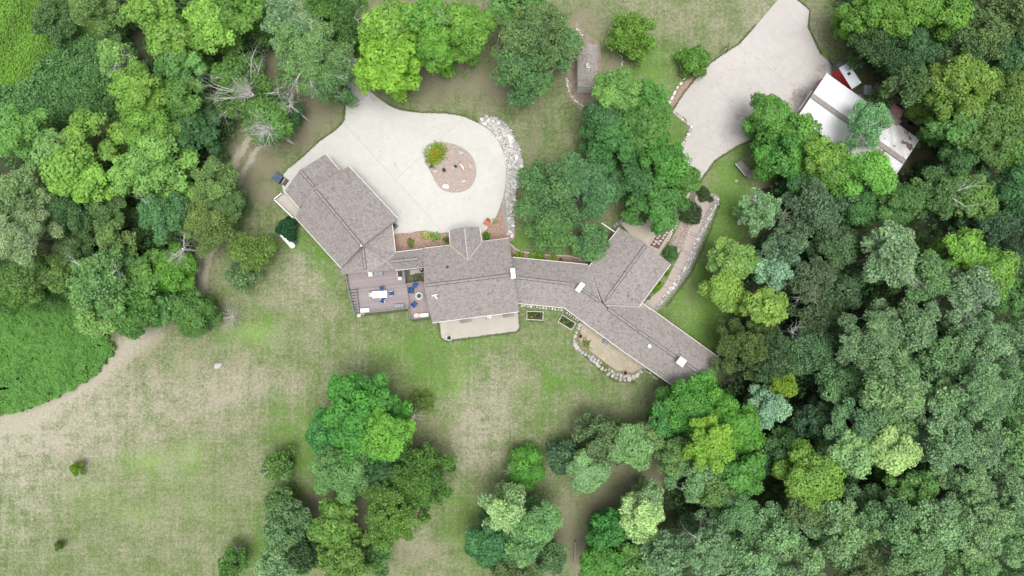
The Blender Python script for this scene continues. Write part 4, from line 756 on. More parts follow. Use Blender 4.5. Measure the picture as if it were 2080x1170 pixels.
for i, (x, y, a, b, rz) in enumerate([(1391, 158.6, 12, 6, .9), (1383, 170, 9, 6, .9), (1376, 178, 8, 5, 1), (1370, 189, 12, 6, 1), (1365, 199, 10, 6, 1.1), (1358.5, 208, 10, 8, 0)]): stone(x, y, a, b, ['white limestone block nearest the round bush', 'white limestone block, second below the round bush', 'smallest white limestone block in the row below the round bush', 'longest white limestone block in the row below the round bush', 'white limestone block, next to last in the row below the round bush', 'squarish white limestone block at the bottom of the row'][i], 'limestone blocks in a row', 'rockwhite', rz)
row([(978, 248), (994, 240), (1011, 247), (1027, 260), (1041, 283), (1053, 309), (1058, 341), (1053, 369), (1043, 390), (1040, 420), (1040, 440), (1040, 462), (1034, 480)], 6.6, 2.4, 7.2, 'rock border right of the circular drive', 'rocks around the circular drive', ('rockwhite', 'rock', 'rock', 'rockgrey'), .02, 2)
row([(1452, 397), (1457, 411), (1448.7, 423), (1436.8, 450), (1426.5, 467.5), (1416, 490), (1404, 524), (1390, 550), (1372, 575.5), (1353, 599), (1331, 626)], 4.2, 1.8, 4.6, 'border right of the brick path', 'rocks along the brick path', ('rockwhite', 'rock', 'rockgrey', 'rock'), .02, 2)
row([(1181, 655), (1168, 679), (1164.5, 696), (1175, 709), (1192, 722), (1209, 737), (1226, 750), (1247, 766), (1264, 773), (1283, 769), (1298, 759), (1305, 749)], 8.2, 1.0, 8.6, 'boulder row around the paver patio', 'boulders around the paver patio', ('rock', 'rockpink', 'rockgrey', 'rock'), 0)
row([(1200, 722), (1222, 741), (1245, 757), (1264, 765), (1282, 762)], 7, 2, 6, 'small inner row on the patio bank', 'inner stones on the patio bank', ('rock', 'rockgrey'), .02)
row([(1308, 750), (1322, 760), (1336, 771)], 6, .6, 5, 'row under the eave right of the patio', 'stones under the southern eave', ('rock', 'rockgrey'))
row([(1057, 620), (1100, 625), (1144, 630)], 6.2, .4, 4.6, 'straight row above the raised beds', 'white stones along the wall', ('rockwhite', 'rock'), frm='left')
row([(1150, 634), (1176, 652)], 5, .8, 4, 'row under the roof bend', 'small stones under the roof bend', ('rockwhite', 'rock'))
row([(1368, 226), (1385, 240), (1398, 250), (1404, 262), (1398, 276), (1388, 292), (1380, 308)], 6, 2, 6.5, 'row left of the yard drive', 'stones at the yard drive edge', ('rockpink', 'rockwhite', 'rock'), .02)
row([(1150, 158), (1154, 177), (1160, 196), (1170, 206), (1184.5, 216.6), (1196, 226), (1206, 238)], 4.5, 2, 3.8, 'curved line below the shed', 'white stones curving below the shed', ('rockwhite', 'rock'))
row([(1170, 58), (1178, 64), (1186, 72)], 5, 2.5, 4, 'cluster above the shed', 'white stones above the shed', ('rockwhite', 'rock'))
row([(1262, 110), (1264, 128), (1263, 146)], 4.5, 1.6, 3.6, 'short line right of the shed', 'white stones right of the shed', ('rockwhite', 'rock'))
row([(1246, 462), (1256, 452), (1268, 440), (1280, 432)], 6, 3, 6.5, 'pile behind the northern roof corner', 'dark rocks behind the northern wing', ('rockgrey',), 0)
row([(1376, 450), (1366, 470), (1358, 486), (1352, 496)], 5, 2, 4.2, 'line beside the walk', 'stones beside the walk', ('rockwhite', 'rockpink'), .03)
row([(1402, 464), (1390, 494), (1384, 508)], 5, .8, 2.6, 'tiny line left of the brick path', 'tiny stones left of the brick path', ('rockwhite',), .04)
for k in range(26):
    t_ = (k // 3) / 8.6; w_ = (k % 3 - 1) * 7.5; x = 1360 - 34 * t_ + w_ * .8 + rs.uniform(-1, 1); y = 451 + 48 * t_ + w_ * .55 + rs.uniform(-1, 1)
    stone(x, y, 7.6 * rs.uniform(.8, 1.15), 5.8, 'pink flagstone, %s row from the top, %s one, beside the walk' % (word(k // 3 + 1), ('left', 'middle', 'right')[k % 3]), 'flagstones beside the walk', z=.09, hz=.5, rz=rs.uniform(-.6, .6), name='flagstone', meshes=FLATS)
slab('flagstone_bed', [(1352, 450), (1366, 446), (1372, 452), (1338, 506), (1320, 498)], .085, pm('dark_joint_soil', (.14, .085, .07), (.08, .05, .04), 6))
# pebbles nobody could count
def pebbles(name, poly, n, lo, hi, z, mat, seed):
    r = np.random.RandomState(seed); x0, x1 = min(p[0] for p in poly), max(p[0] for p in poly); y0, y1 = min(p[1] for p in poly), max(p[1] for p in poly)
    x = r.uniform(x0, x1, n * 4); y = r.uniform(y0, y1, n * 4); k = inside(x, y, poly); x, y = x[k][:n], y[k][:n]; n = len(x); s_ = r.uniform(lo, hi, n)
    o6 = np.array([(1, 0, 0), (0, 1, 0), (-1, 0, 0), (0, -1, 0), (0, 0, .7), (0, 0, -.5)]); a = r.uniform(0, 6.28, n); c, s = np.cos(a), np.sin(a)
    V = o6[None] * s_[:, None, None]; V = np.stack([V[..., 0] * c[:, None] - V[..., 1] * s[:, None] * .7, V[..., 0] * s[:, None] + V[..., 1] * c[:, None] * .8, V[..., 2]], -1)
    kk = HC / FP; V += np.stack([(x - 1040) * kk, -(y - 585) * kk, np.full(n, z)], -1)[:, None]
    F = np.array([(0, 1, 4), (1, 2, 4), (2, 3, 4), (3, 0, 4), (1, 0, 5), (2, 1, 5), (3, 2, 5), (0, 3, 5)]); Q = (F[None] + 6 * np.arange(n)[:, None, None]).reshape(-1, 3)
    me = bpy.data.meshes.new(name); raw_mesh(me, V.reshape(-1, 3), Q); me.materials.append(mat); o = bpy.data.objects.new(name, me); COL.objects.link(o); return o
for nm_, poly, n, mat, lab in (('gravel', [(976, 248), (1011, 247), (1040, 270), (1056, 310), (1060, 345), (1050, 375), (1040, 420), (1042, 460), (1030, 450), (1026, 400), (1029, 350), (1022, 300), (1000, 268)], 2600, MAT['rockwhite'], 'pale gravel between the circular drive and its rock border'),
        ('gravel', [(1450, 394), (1462, 405), (1440, 462), (1424, 505), (1400, 556), (1350, 620), (1332, 634), (1326, 630), (1364, 581), (1388, 546), (1413, 496), (1440, 418)], 1300, MAT['rock'], 'small loose stones between the border rocks beside the brick path'),
        ('pebbles', isl, 900, MAT['rockpink'], 'fine pinkish pebbles covering the island bed'), ('pebbles', [(1388, 442), (1402, 464), (1388, 500), (1366, 512), (1352, 505), (1366, 480)], 350, MAT['rockpink'], 'small pinkish stones on the bark terrace')):
    o = pebbles(nm_, poly, n, .04, .12 if nm_ == 'gravel' else .06, .07 if nm_ == 'gravel' else .135, mat, n); tag(o, lab, 'gravel', None, 'stuff')

# ================================================================ FOLIAGE
LC = dict(lime=(.190, .325, .050), limey=(.235, .345, .050), limep=(.21, .345, .09), mid=(.115, .235, .045), green=(.095, .205, .040), bright=(.095, .27, .04), deep=(.055, .145, .042), teal=(.06, .155, .085), silver=(.175, .265, .13), silverp=(.26, .335, .155), olive=(.14, .20, .055),
          olivey=(.19, .25, .065), dark=(.035, .10, .042), greyo=(.175, .24, .105), blue=(.09, .18, .11), silverb=(.20, .30, .20), cream=(.32, .40, .18), greyg=(.13, .22, .075), darkol=(.065, .125, .045))
def tone(c):        # the tints in the tables are a little warm and dull for the leaves of this wood
    sil = c[2] / c[1] > .38 and c[0] / c[1] > .55
    if c[2] / c[1] > .38 and not sil: return (c[0] * 1.3 + .01, c[1] * 1.15, c[2] * 1.05)
    if c[0] / c[1] > .66 and not sil: c = (c[0] * .88, c[1] * 1.04, c[2] * 1.1)
    return (c[0] * 1.08 + .010, c[1] * 1.20, c[2] * 1.42) if not sil else (c[0] * 1.46, c[1] * 1.60, c[2] * 1.60)
def leaves(r, C, PR, n, ls, jit, low=-.35, flat=.8, up=.25):
    """n[i] leaves round the outside of puff i"""
    idx = np.repeat(np.arange(len(C)), n); N = len(idx)
    d = r.normal(size=(N, 3)); d /= np.linalg.norm(d, axis=1)[:, None]; z = d[:, 2]; z[z < low] *= -1
    p = C[idx] + d * (PR[idx] * r.uniform(.72, 1.08, N))[:, None] * np.array([1, 1, flat])
    nn = d * (1 - jit) + r.normal(size=(N, 3)) * jit * .6 + np.array([0, 0, up]); nn /= np.linalg.norm(nn, axis=1)[:, None]
    a = np.cross(nn, r.normal(size=(N, 3))); a /= np.linalg.norm(a, axis=1)[:, None]; b = np.cross(nn, a); s = ls * r.uniform(.6, 1.35, N)[:, None]
    bend = nn * s * .18
    V = np.stack([p - a * s, p - b * s * .62 + bend, p + a * s, p + b * s * .62 + bend], 1)
    return V, idx
def leaf_obj(name, V, tint, color, parent=None, mat='leaf'):
    n = len(V); me = bpy.data.meshes.new(name); raw_mesh(me, V.reshape(-1, 3), np.arange(n * 4).reshape(-1, 4)); cattr(me, 'tint', np.repeat(tint, 4, 0)); me.materials.append(MAT[mat])
    o = bpy.data.objects.new(name, me); COL.objects.link(o); o.color = tuple(color) + (1,); o.parent = parent; return o
STY = dict(maple=dict(pr=(.50, .95), ls=.17, jit=.38, cov=1.25, low=-.3), cotton=dict(pr=(.34, .72), ls=.135, jit=.72, cov=1.0, low=-.4), fine=dict(pr=(.34, .62), ls=.11, jit=.75, cov=1.1, low=-.4), sparse=dict(pr=(.30, .62), ls=.12, jit=.8, cov=.55, low=-.4), shrub=dict(pr=(.2, .38), ls=.085, jit=.55, cov=1.4, low=-.2))
def crown_pts(r, rad, h, st, ell=1.0, rot=0.0, nl=None, skirt=0):
    nl = nl or int(np.clip(6 + rad * 2.3, 6, 22)); lob = [(0, 0, h * .40, rad * .38)]
    ga = r.uniform(0, 6.28)
    for i in range(nl):
        rr = rad * (.16 + .60 * math.sqrt((i + .5) / nl)) * r.uniform(.82, 1.18); th = ga + i * 2.399 + r.uniform(-.4, .4); lr = rad * r.uniform(.15, .36)
        zz = h * (.50 * (1 - (rr / rad) ** 2) - .14) + r.uniform(-.20, .20) * h
        lob.append((rr * math.cos(th), rr * math.sin(th), zz, lr))
    for i in range(nl // 2):
        rr = rad * r.uniform(.75, 1.08); th = r.uniform(0, 6.28); lob.append((rr * math.cos(th), rr * math.sin(th), h * r.uniform(-.35, .1), rad * r.uniform(.09, .2)))
    if skirt:
        for i in range(5):
            th = ga + i * 1.3; rr = rad * r.uniform(.1, .42); lob.append((rr * math.cos(th), rr * math.sin(th), -skirt * r.uniform(.45, .85), rad * r.uniform(.24, .34)))
    lob = np.array(lob); C = []; PR = []; LI = []
    for li, (x, y, z, lr) in enumerate(lob):
        pm_ = sum(st['pr']) / 2; n = int(max(4, 2.9 * lr * lr / (pm_ * pm_) * st['cov']))
        d = r.normal(size=(n, 3)); d /= np.linalg.norm(d, axis=1)[:, None]; q = d[:, 2]; q[q < -.35] *= -1
        C.append(np.array([x, y, z]) + d * lr * r.uniform(.62, 1.04, n)[:, None] * np.array([1, 1, .8])); PR.append(r.uniform(*st['pr'], n)); LI += [li] * n
    C = np.concatenate(C); PR = np.concatenate(PR); LI = np.array(LI)
    dist = np.linalg.norm((C[:, None] - lob[None, :, :3]) / np.array([1, 1, .8]), axis=2) / lob[None, :, 3]; dist[np.arange(len(C)), LI] = 9
    keep = dist.min(1) > .68; C, PR, LI = C[keep], PR[keep], LI[keep]
    k_ = .96 * rad / (np.percentile(np.hypot(C[:, 0], C[:, 1]), 95) + .15); C[:, :2] *= k_; lob[:, :2] *= k_
    c, s = math.cos(rot), math.sin(rot)
    def el(A): x = A[:, 0] * ell; y = A[:, 1] / math.sqrt(ell); return np.stack([x * c - y * s, x * s + y * c, A[:, 2]], 1)
    return el(C), PR, LI, el(lob[:, :3]), lob[:, 3]
def crown(name, root, r, rad, h, zc, style, color, ell=1, rot=0, dens=1.0, nl=None, skirt=0):
    st = dict(STY[style]); f_ = min(1, max(.3, rad / 1.3)); st['pr'] = (st['pr'][0] * f_, st['pr'][1] * f_); st['ls'] *= max(.5, f_)
    q_ = 1 if rad < 1.6 else r.uniform(.82, 1.3); st['pr'] = (st['pr'][0] * q_, st['pr'][1] * q_); st['ls'] *= 1 if rad < 1.6 else r.uniform(.82, 1.25)
    C, PR, LI, LB, LR = crown_pts(r, rad, h, st, ell, rot, nl, skirt)
    C[:, 2] += zc; LB[:, 2] += zc; la = st['ls'] ** 2 * 1.24; n = np.maximum(8, (2 * math.pi * PR ** 2 * 1.25 * dens * (.55 if style == 'sparse' else .82) / la)).astype(int)
    V, idx = leaves(r, C, PR, n, st['ls'], st['jit'], st['low']); N = len(V)
    pt = r.uniform(0, 1, len(C)); lt = r.uniform(0, 1, LI.max() + 1)
    tint = np.stack([np.clip(.38 * pt[idx] + .42 * r.uniform(0, 1, N) + .2 * lt[LI[idx]], 0, 1), np.clip(.5 * lt[LI[idx]] + .3 * pt[idx] + .2 * r.uniform(0, 1, N), 0, 1), np.zeros(N)], 1)
    return leaf_obj(name, V, tint, color, root), LB, LR, C
def twig(m, r, p, d, L, rad, depth, spread=.55, n=5):
    d = Vector(d).normalized(); seg_ = 3
    for i in range(seg_):
        d = (d + Vector((r.normal(), r.normal(), r.normal() * .6)) * .13).normalized(); q = p + d * (L / seg_); r1 = rad * (1 - .26)
        m.tube(p, q, rad, r1, n, False); rad = r1; p = q
        if depth > 0:
            for _ in range(1 if i < 2 else 2):
                dd = (d + Vector((r.normal(), r.normal(), r.normal() * .5)) * spread).normalized(); twig(m, r, p, dd, L * r.uniform(.5, .72), rad * .62, depth - 1, spread, max(3, n - 1))
def trunk(root, r, zc, LB, LR, rad, mat, C, thick=1.0, vis=0):
    m = MB(); tr = (.06 + .035 * rad) * thick; top = Vector((0, 0, max(.4, zc - rad * .35))); prev = Vector((0, 0, -.1)); rr = tr * 1.35
    for i in range(4):
        t_ = (i + 1) / 4; q = Vector((r.normal() * .1 * rad * .4 * (t_ < 1), r.normal() * .1 * rad * .4 * (t_ < 1), top.z * t_)); m.tube(prev, q, rr, tr * (1.2 - .45 * t_), 8, i == 0); rr = tr * (1.2 - .45 * t_); prev = q
    for k, (x, y, z) in enumerate(LB):
        e = Vector((x, y, z)); mid_ = top.lerp(e, .5) + Vector((r.normal(), r.normal(), 0)) * .06 * rad - Vector((0, 0, .06 * rad)); rb_ = tr * .5
        m.tube(top, mid_, rb_, rb_ * .66, 6, False); m.tube(mid_, e, rb_ * .66, rb_ * .36, 5, False)
        sub = C[np.argsort(((C - np.array(e)) ** 2).sum(1))[:(5 + vis * 5)]]
        for s_ in sub: m.tube(e, Vector(s_) * 1.0, rb_ * .32, rb_ * .1, 4, False)
    return m.build('trunk', mat, root)
ntree = 0
def tree(px, py, rp, top, style, col, label, ell=1, rot=0, bark=None, group=None, dens=1.0, dead=0, cat='tree', name=None, jit=None, vis=0, nl=None):
    """crown centre at photo pixel px,py; rp its radius in pixels; top its height in metres"""
    global ntree; ntree += 1; r = np.random.RandomState(1000 + ntree); top *= .74 * r.uniform(.88, 1.1)
    rad = rp * (HC - top * .8) / FP; h = min(rad * 1.5, top * .72); zc = top - h * .62; root = thing(name or 'broadleaf_tree', W(px, py, zc) * Vector((1, 1, 0)) if False else Vector((W(px, py, zc).x, W(px, py, zc).y, 0)), label, cat, group)
    c = LC[col] if isinstance(col, str) else col; k = r.uniform(.92, 1.08); c = tuple(v * k for v in tone(c))
    silver = style in ('cotton', 'sparse'); bk = MAT[bark] if bark else (MAT['pale'] if silver else MAT['bark'])
    o, LB, LR, C = crown('crown', root, r, rad, h, zc, style, c, ell, rot, dens, nl, 0 if vis == 2 else zc)
    trunk(root, r, zc, LB, LR, rad, bk, C, 1.0, vis or (1 if silver else 0))
    if dead:
        for i in range(dead):
            m = MB(); th = r.uniform(0, 6.28); s_ = Vector((math.cos(th) * rad * .3, math.sin(th) * rad * .3, zc + h * .28)); twig(m, r, s_, (math.cos(th) * .9, math.sin(th) * .9, .6), rad * r.uniform(.45, .7), .04 + .004 * rad, 3, .5)
            m.build('dead_branch', MAT['bone'], root)
    return root
def dead(px, py, rp, top, label, n=7, mat='bone', th=1.0, name='dead_tree', dirs=None, depth=3, cat='dead tree'):
    global ntree; ntree += 1; r = np.random.RandomState(1000 + ntree); rad = rp * (HC - top * .8) / FP; zc = top * .7; c = W(px, py, zc); root = thing(name, Vector((c.x, c.y, 0)), label, cat)
    m = MB(); m.tube((0, 0, 0), (0, 0, zc * .6), .06 * th + .005 * top, .05 * th + .004 * top, 7, True); m.build('trunk', MAT[mat], root); m = MB()
    for i in range(n):
        a = (i / n * 6.28 + r.uniform(-.3, .3)) if dirs is None else R(dirs[i % len(dirs)] + r.uniform(-22, 22)); twig(m, r, Vector((0, 0, zc * .55)), (math.cos(a), math.sin(a), (top - zc * .55) / rad * .55), rad * .72, .075 * th, depth, .5)
    m.build('branches', MAT[mat], root); return root
def bush(px, py, rp, top, col, label, cat='shrub', name='shrub', style='shrub', ell=1, rot=0, dens=1.0, group=None, z0=0, flat=None):
    global ntree; ntree += 1; r = np.random.RandomState(1000 + ntree); rad = rp * (HC - top * .6) / FP; c = W(px, py, top * .5); root = thing(name, Vector((c.x, c.y, z0)), label, cat, group)
    col = LC[col] if isinstance(col, str) else col
    o, LB, LR, C = crown('foliage', root, r, rad, top * .9, top * .42, style, col, ell, rot, dens)
    m = MB()
    for e in LB: m.tube((0, 0, -.02), Vector(e), .035 * min(1, rad), .015 * min(1, rad), 4, False)
    m.build('stems', MAT['bark'], root); return root
def tuft(px, py, rp, h, col, label, n=90, cat='plant', name='garden_plant', group=None, z0=0, wid=.05, ell=1, rot=0, flower=None):
    """arching strap leaves from one base"""
    global ntree; ntree += 1; r = np.random.RandomState(1000 + ntree); rad = M(rp); c = W(px, py, z0); root = thing(name, c, label, cat, group); V = []
    a = r.uniform(0, 6.28, n); L = rad * r.uniform(.35, 1, n); bx = r.normal(size=(n, 2)) * rad * .22; cs, sn = math.cos(rot), math.sin(rot)
    for i in range(n):
        d = np.array([math.cos(a[i]), math.sin(a[i]), 0]); s = np.array([-d[1], d[0], 0]) * wid; b = np.array([bx[i, 0] * ell, bx[i, 1], .0]); b = np.array([b[0] * cs - b[1] * sn, b[0] * sn + b[1] * cs, 0]); hh = h * r.uniform(.6, 1)
        if ell > 1: b *= 1.8
        p1 = b + d * L[i] * .35 + [0, 0, hh * .8]; p2 = b + d * L[i] * .8 + [0, 0, hh]; p3 = b + d * L[i] * 1.05 + [0, 0, hh * .62]
        V += [[b - s * .5, b + s * .5, p1 + s, p1 - s], [p1 - s, p1 + s, p2 + s * .8, p2 - s * .8], [p2 - s * .8, p2 + s * .8, p3 + s * .1, p3 - s * .1]]
    V = np.array(V); t_ = np.repeat(r.uniform(0, 1, (n, 2)), 3, 0); leaf_obj('leaves', V, np.concatenate([t_, np.zeros((len(V), 1))], 1), LC[col] if isinstance(col, str) else col, root)
    if flower:
        k = 40; C = np.stack([r.normal(size=k) * rad * .35 * ell, r.normal(size=k) * rad * .35, np.full(k, h)], 1); C = np.stack([C[:, 0] * cs - C[:, 1] * sn, C[:, 0] * sn + C[:, 1] * cs, C[:, 2]], 1)
        Vf, _ = leaves(r, C, np.full(k, .05), np.full(k, 5), .05, .5); leaf_obj('flowers', Vf, np.full((len(Vf), 3), .5), flower, root)
    return root

# ---- trees of the left wood
T = tree
T(112, 40, 46, 8, 'fine', (.10, .22, .09), 'blue green tree at the edge of the bright meadow, upper left')
T(205, 25, 56, 12, 'fine', 'olivey', 'olive tree with pale yellow flecks at the top edge, right of the blue green one', dens=.85)
T(310, 22, 58, 16, 'maple', 'lime', 'bright lime tree at the top edge, left of another lime tree'); T(430, 58, 54, 17, 'maple', 'limey', 'yellowest lime tree in the upper left wood'); T(490, 18, 48, 15, 'maple', (.13, .26, .04), 'fresh green rounded tree at the top edge right of the lime trees')
T(345, 85, 40, 15, 'maple', 'lime', 'small lime crown wedged between the two big lime trees'); T(238, 118, 38, 13, 'cotton', 'limep', 'pale green tree with bare white twigs facing the dark undergrowth', dead=2); T(362, 128, 48, 14, 'maple', (.12, .25, .06), 'mid green crown just below the yellow lime tree')
T(285, 188, 55, 15, 'maple', 'lime', 'lime green crown below the pale twiggy tree'); T(375, 195, 50, 14, 'maple', 'mid', 'green crown left of the white branched tree'); T(300, 248, 50, 15, 'maple', (.15, .29, .04), 'grass green crown above the largest pale lime crown'); T(400, 262, 46, 12, 'maple', 'deep', 'deep green shady crown left of the grassy track')
T(190, 285, 62, 15, 'maple', 'lime', 'broad lime crown left of the grass green crown'); T(50, 275, 60, 14, 'maple', (.15, .30, .06), 'fresh green tree at the left edge below the dark thicket'); T(120, 315, 44, 14, 'maple', 'limep', 'pale green crown between two broad lime crowns'); T(140, 350, 52, 15, 'maple', 'limey', 'yellow lime crown leaning over a dark gap'); T(185, 372, 34, 15, 'maple', 'limey', 'small yellow lime crown at the lower tip of the lime group')
T(320, 348, 86, 16, 'maple', (.19, .335, .07), 'largest round pale lime crown in the left wood', dead=1, nl=16)
T(45, 410, 78, 17, 'fine', 'greyo', 'large grey olive crown at the left edge'); T(55, 488, 60, 17, 'fine', (.22, .27, .14), 'paler grey olive crown at the left edge below the larger one'); T(140, 435, 44, 12, 'fine', (.09, .18, .06), 'dull green crown right of the grey olive ones'); T(225, 430, 46, 12, 'fine', 'olive', 'olive crown under the big pale lime crown')
T(330, 440, 50, 13, 'cotton', (.11, .24, .08), 'mid green crown with bare twigs just below the biggest lime crown', dead=1); T(385, 446, 26, 10, 'cotton', 'teal', 'small bluish crown beside the olive tree of the track'); T(438, 372, 50, 12, 'fine', 'olivey', 'yellow olive tree where the grassy track narrows'); T(424, 452, 56, 12, 'fine', (.19, .225, .055), 'larger olive tree leaning over the grassy track')
T(462, 412, 34, 11, 'fine', 'olive', 'small olive tree on the house side of the track'); T(512, 512, 46, 9, 'fine', (.17, .26, .05), 'loose light green tree right of the track above the lawn', dens=.75); T(490, 560, 30, 7, 'sparse', (.18, .24, .08), 'thin pale green tree at the lower end of the track')
T(235, 485, 44, 12, 'fine', 'olivey', 'yellowish olive crown beside the bare branched tree'); T(165, 500, 42, 12, 'fine', (.12, .18, .05), 'dark olive crown in the middle of the left wood'); T(60, 560, 56, 12, 'fine', (.14, .24, .055), 'yellow green crown at the left edge above the lily pond'); T(130, 560, 48, 11, 'fine', (.13, .21, .05), 'green olive crown above the lily pond'); T(20, 600, 42, 10, 'fine', 'mid', 'small green crown at the left edge beside the pond')
T(245, 535, 42, 12, 'cotton', (.12, .24, .08), 'soft green crown below the bare branched tree'); T(352, 545, 48, 8, 'maple', (.11, .26, .03), 'vivid green bushy tree along the left rim of the track'); T(300, 560, 44, 10, 'maple', 'mid', 'green crown between the twiggy tree and the vivid bushy one')
T(215, 575, 66, 14, 'cotton', (.15, .27, .08), 'big light green tree with bare limbs beside the pond', dead=2); T(200, 645, 42, 11, 'cotton', 'limep', 'pale lime crown overhanging the lily pond'); T(268, 630, 52, 10, 'maple', (.08, .19, .035), 'dark green crown between pond and pale track'); T(324, 626, 36, 8, 'maple', (.12, .27, .07), 'lighter green round tree at the lower tip of the left wood'); T(398, 632, 44, 8, 'maple', 'green', 'darker green tree standing on the track at the tip of the wood')
dead(560, 190, 40, 17, 'leafless white branches at the right of the white branched tree', 8, dirs=[10, 60, 330, 280], depth=3, th=.7); dead(325, 500, 52, 18, 'bare pale branched dead tree inside the left wood', 7, dirs=[250, 220, 280, 300, 190, 330, 60], depth=3, th=.8); dead(466, 645, 30, 3, 'low grey leafless bush on the lawn at the end of the track', 26, mat='pale', depth=3, th=.4, cat='dead bush', name='dead_bush')
# top centre
T(520, 195, 78, 15, 'sparse', (.12, .23, .05), 'green tree bristling with white dead branches left of the drive', dead=9, dens=1.3, vis=0); T(545, 245, 42, 12, 'maple', (.10, .21, .04), 'vivid green crown below the white branched tree'); T(470, 150, 40, 12, 'cotton', 'mid', 'green crown behind the white branched tree')
dead(470, 160, 54, 21, 'leafless white branched crown leaning left in the upper wood', 10, dirs=[150, 170, 200, 225, 120, 185], depth=3, th=1.1); dead(510, 235, 58, 20, 'leafless white branched crown above the start of the track', 12, dirs=[160, 200, 225, 250, 280, 310], depth=3, th=1.1)
T(590, 45, 52, 14, 'cotton', 'silver', 'grey green crown at the top edge above the drive', dead=1); T(635, 125, 80, 14, 'cotton', (.14, .22, .085), 'wide grey green tree left of the neck of the drive', dead=4, vis=1); T(580, 225, 30, 7, 'maple', 'deep', 'small dark green tree in the brown shade left of the drive'); T(668, 168, 42, 12, 'cotton', (.12, .23, .07), 'grey green crown hanging over the drive neck', dead=1)
T(700, 40, 62, 11, 'sparse', (.09, .20, .04), 'see through green tree over the gravel top of the drive', dens=1.5, dead=1); T(655, 15, 40, 12, 'cotton', 'mid', 'green crown at the top edge over the drive')
T(788, 130, 78, 16, 'maple', (.20, .36, .035), 'bright lime tree right of the drive neck', ell=.85, nl=16); T(790, 60, 52, 15, 'maple', 'lime', 'lime crown above the bright lime tree'); T(860, 40, 46, 15, 'maple', (.14, .29, .045), 'green lime crown at the top edge, middle'); T(885, 95, 44, 14, 'maple', (.14, .31, .035), 'vivid green crown right of the bright lime tree'); T(945, 60, 54, 14, 'maple', (.17, .33, .045), 'lime crown left of the big grey green tree', dead=1)
T(1050, 15, 54, 13, 'maple', (.10, .24, .05), 'fresh green crown at the top edge above the big grey green tree'); T(1085, 80, 80, 16, 'cotton', (.13, .25, .10), 'big grey green tree left of the shed', nl=14); T(1065, 150, 56, 14, 'cotton', (.085, .21, .085), 'darker green crown hanging below the big grey green tree'); T(1140, 95, 40, 13, 'cotton', (.15, .26, .09), 'small grey green crown touching the shed roof')
# round the house
T(1288, 78, 52, 7, 'cotton', (.15, .27, .04), 'round yellow green tree on the lawn right of the shed', bark='bark', nl=11); bush(1410, 125, 29, 3.6, (.11, .25, .04), 'round green bush beside the yard drive', 'bush', 'round_bush', 'maple')
T(1255, 190, 48, 12, 'maple', (.15, .28, .06), 'pale green crown just right of the shed front'); T(1318, 218, 48, 12, 'maple', (.10, .25, .045), 'fresh green crown below the lawn strip'); T(1250, 285, 66, 13, 'maple', (.07, .20, .045), 'large deep green tree above the roofs, left one'); T(1300, 255, 40, 13, 'maple', 'green', 'green crown in the middle of the central tree group'); T(1225, 250, 36, 11, 'maple', 'deep', 'dark green crown at the left side of the central tree group')
T(1335, 330, 56, 12, 'maple', (.08, .23, .035), 'vivid green tree at the drive neck by the walkway'); T(1330, 415, 60, 11, 'maple', (.075, .20, .04), 'deep green tree hanging over the pad above the northern wing'); T(1392, 366, 25, 9, 'maple', 'green', 'small green crown over the walkway'); T(1290, 370, 44, 10, 'maple', 'deep', 'dark green crown between the two big central trees')
T(1115, 400, 78, 12, 'cotton', (.11, .215, .07), 'wide blue green tree between the circular drive and the central group', nl=13); T(1205, 385, 60, 12, 'cotton', (.105, .225, .085), 'grey green tree standing right of the wide one'); T(1120, 465, 50, 10, 'cotton', (.12, .23, .06), 'green crown of feathery leaves above the link roof'); T(1200, 490, 34, 8, 'cotton', (.13, .25, .08), 'small pale green tree touching the northern wing'); T(1165, 355, 34, 11, 'cotton', (.13, .26, .09), 'light green top of the group above the wide tree')
# barn side
T(1560, 240, 42, 11, 'maple', (.10, .24, .04), 'green tree at the left corner of the barn'); T(1590, 312, 64, 12, 'maple', (.08, .225, .035), 'broad green tree covering the lower left of the barn'); T(1618, 272, 34, 12, 'maple', (.11, .25, .04), 'small green crown covering the near corner of the barn'); T(1662, 322, 48, 14, 'maple', (.15, .27, .04), 'yellow green crown over the middle of the barn'); T(1762, 350, 52, 14, 'maple', (.15, .33, .05), 'bright lime tree in front of the old barn roof', dens=.8); T(1692, 362, 44, 13, 'maple', (.12, .24, .04), 'mid green crown below the yellow green one near the barn'); T(1755, 252, 50, 13, 'sparse', (.14, .25, .12), 'see through grey green tree growing over the barn roof', dens=1.25)
T(1548, 424, 44, 12, 'sparse', 'silver', 'grey green tree with white limbs above the upturned boat', dens=1.7, vis=1, dead=1); T(1650, 430, 70, 14, 'cotton', (.10, .20, .12), 'blue green crown below the barn trees'); T(1735, 420, 50, 13, 'maple', (.06, .16, .04), 'deep green crown right of the blue green one'); T(1620, 375, 36, 10, 'maple', 'deep', 'dark green crown by the bare earth patch'); T(1590, 500, 50, 13, 'cotton', (.09, .18, .11), 'smaller blue green crown left of the silver leaning trees'); T(1700, 500, 46, 11, 'maple', 'darkol', 'dark olive crown in the shade behind the blue green one')
T(1490, 530, 42, 11, 'maple', (.235, .32, .065), 'yellow lime tree on the lawn edge right of the path'); T(1470, 590, 34, 11, 'maple', (.20, .31, .05), 'lime crown just below the yellow lime tree'); T(1545, 620, 46, 12, 'maple', (.19, .29, .05), 'lime crown at the lower right of the lawn edge group'); T(1568, 545, 44, 12, 'cotton', 'silverb', 'small silver green crown behind the yellow lime tree')
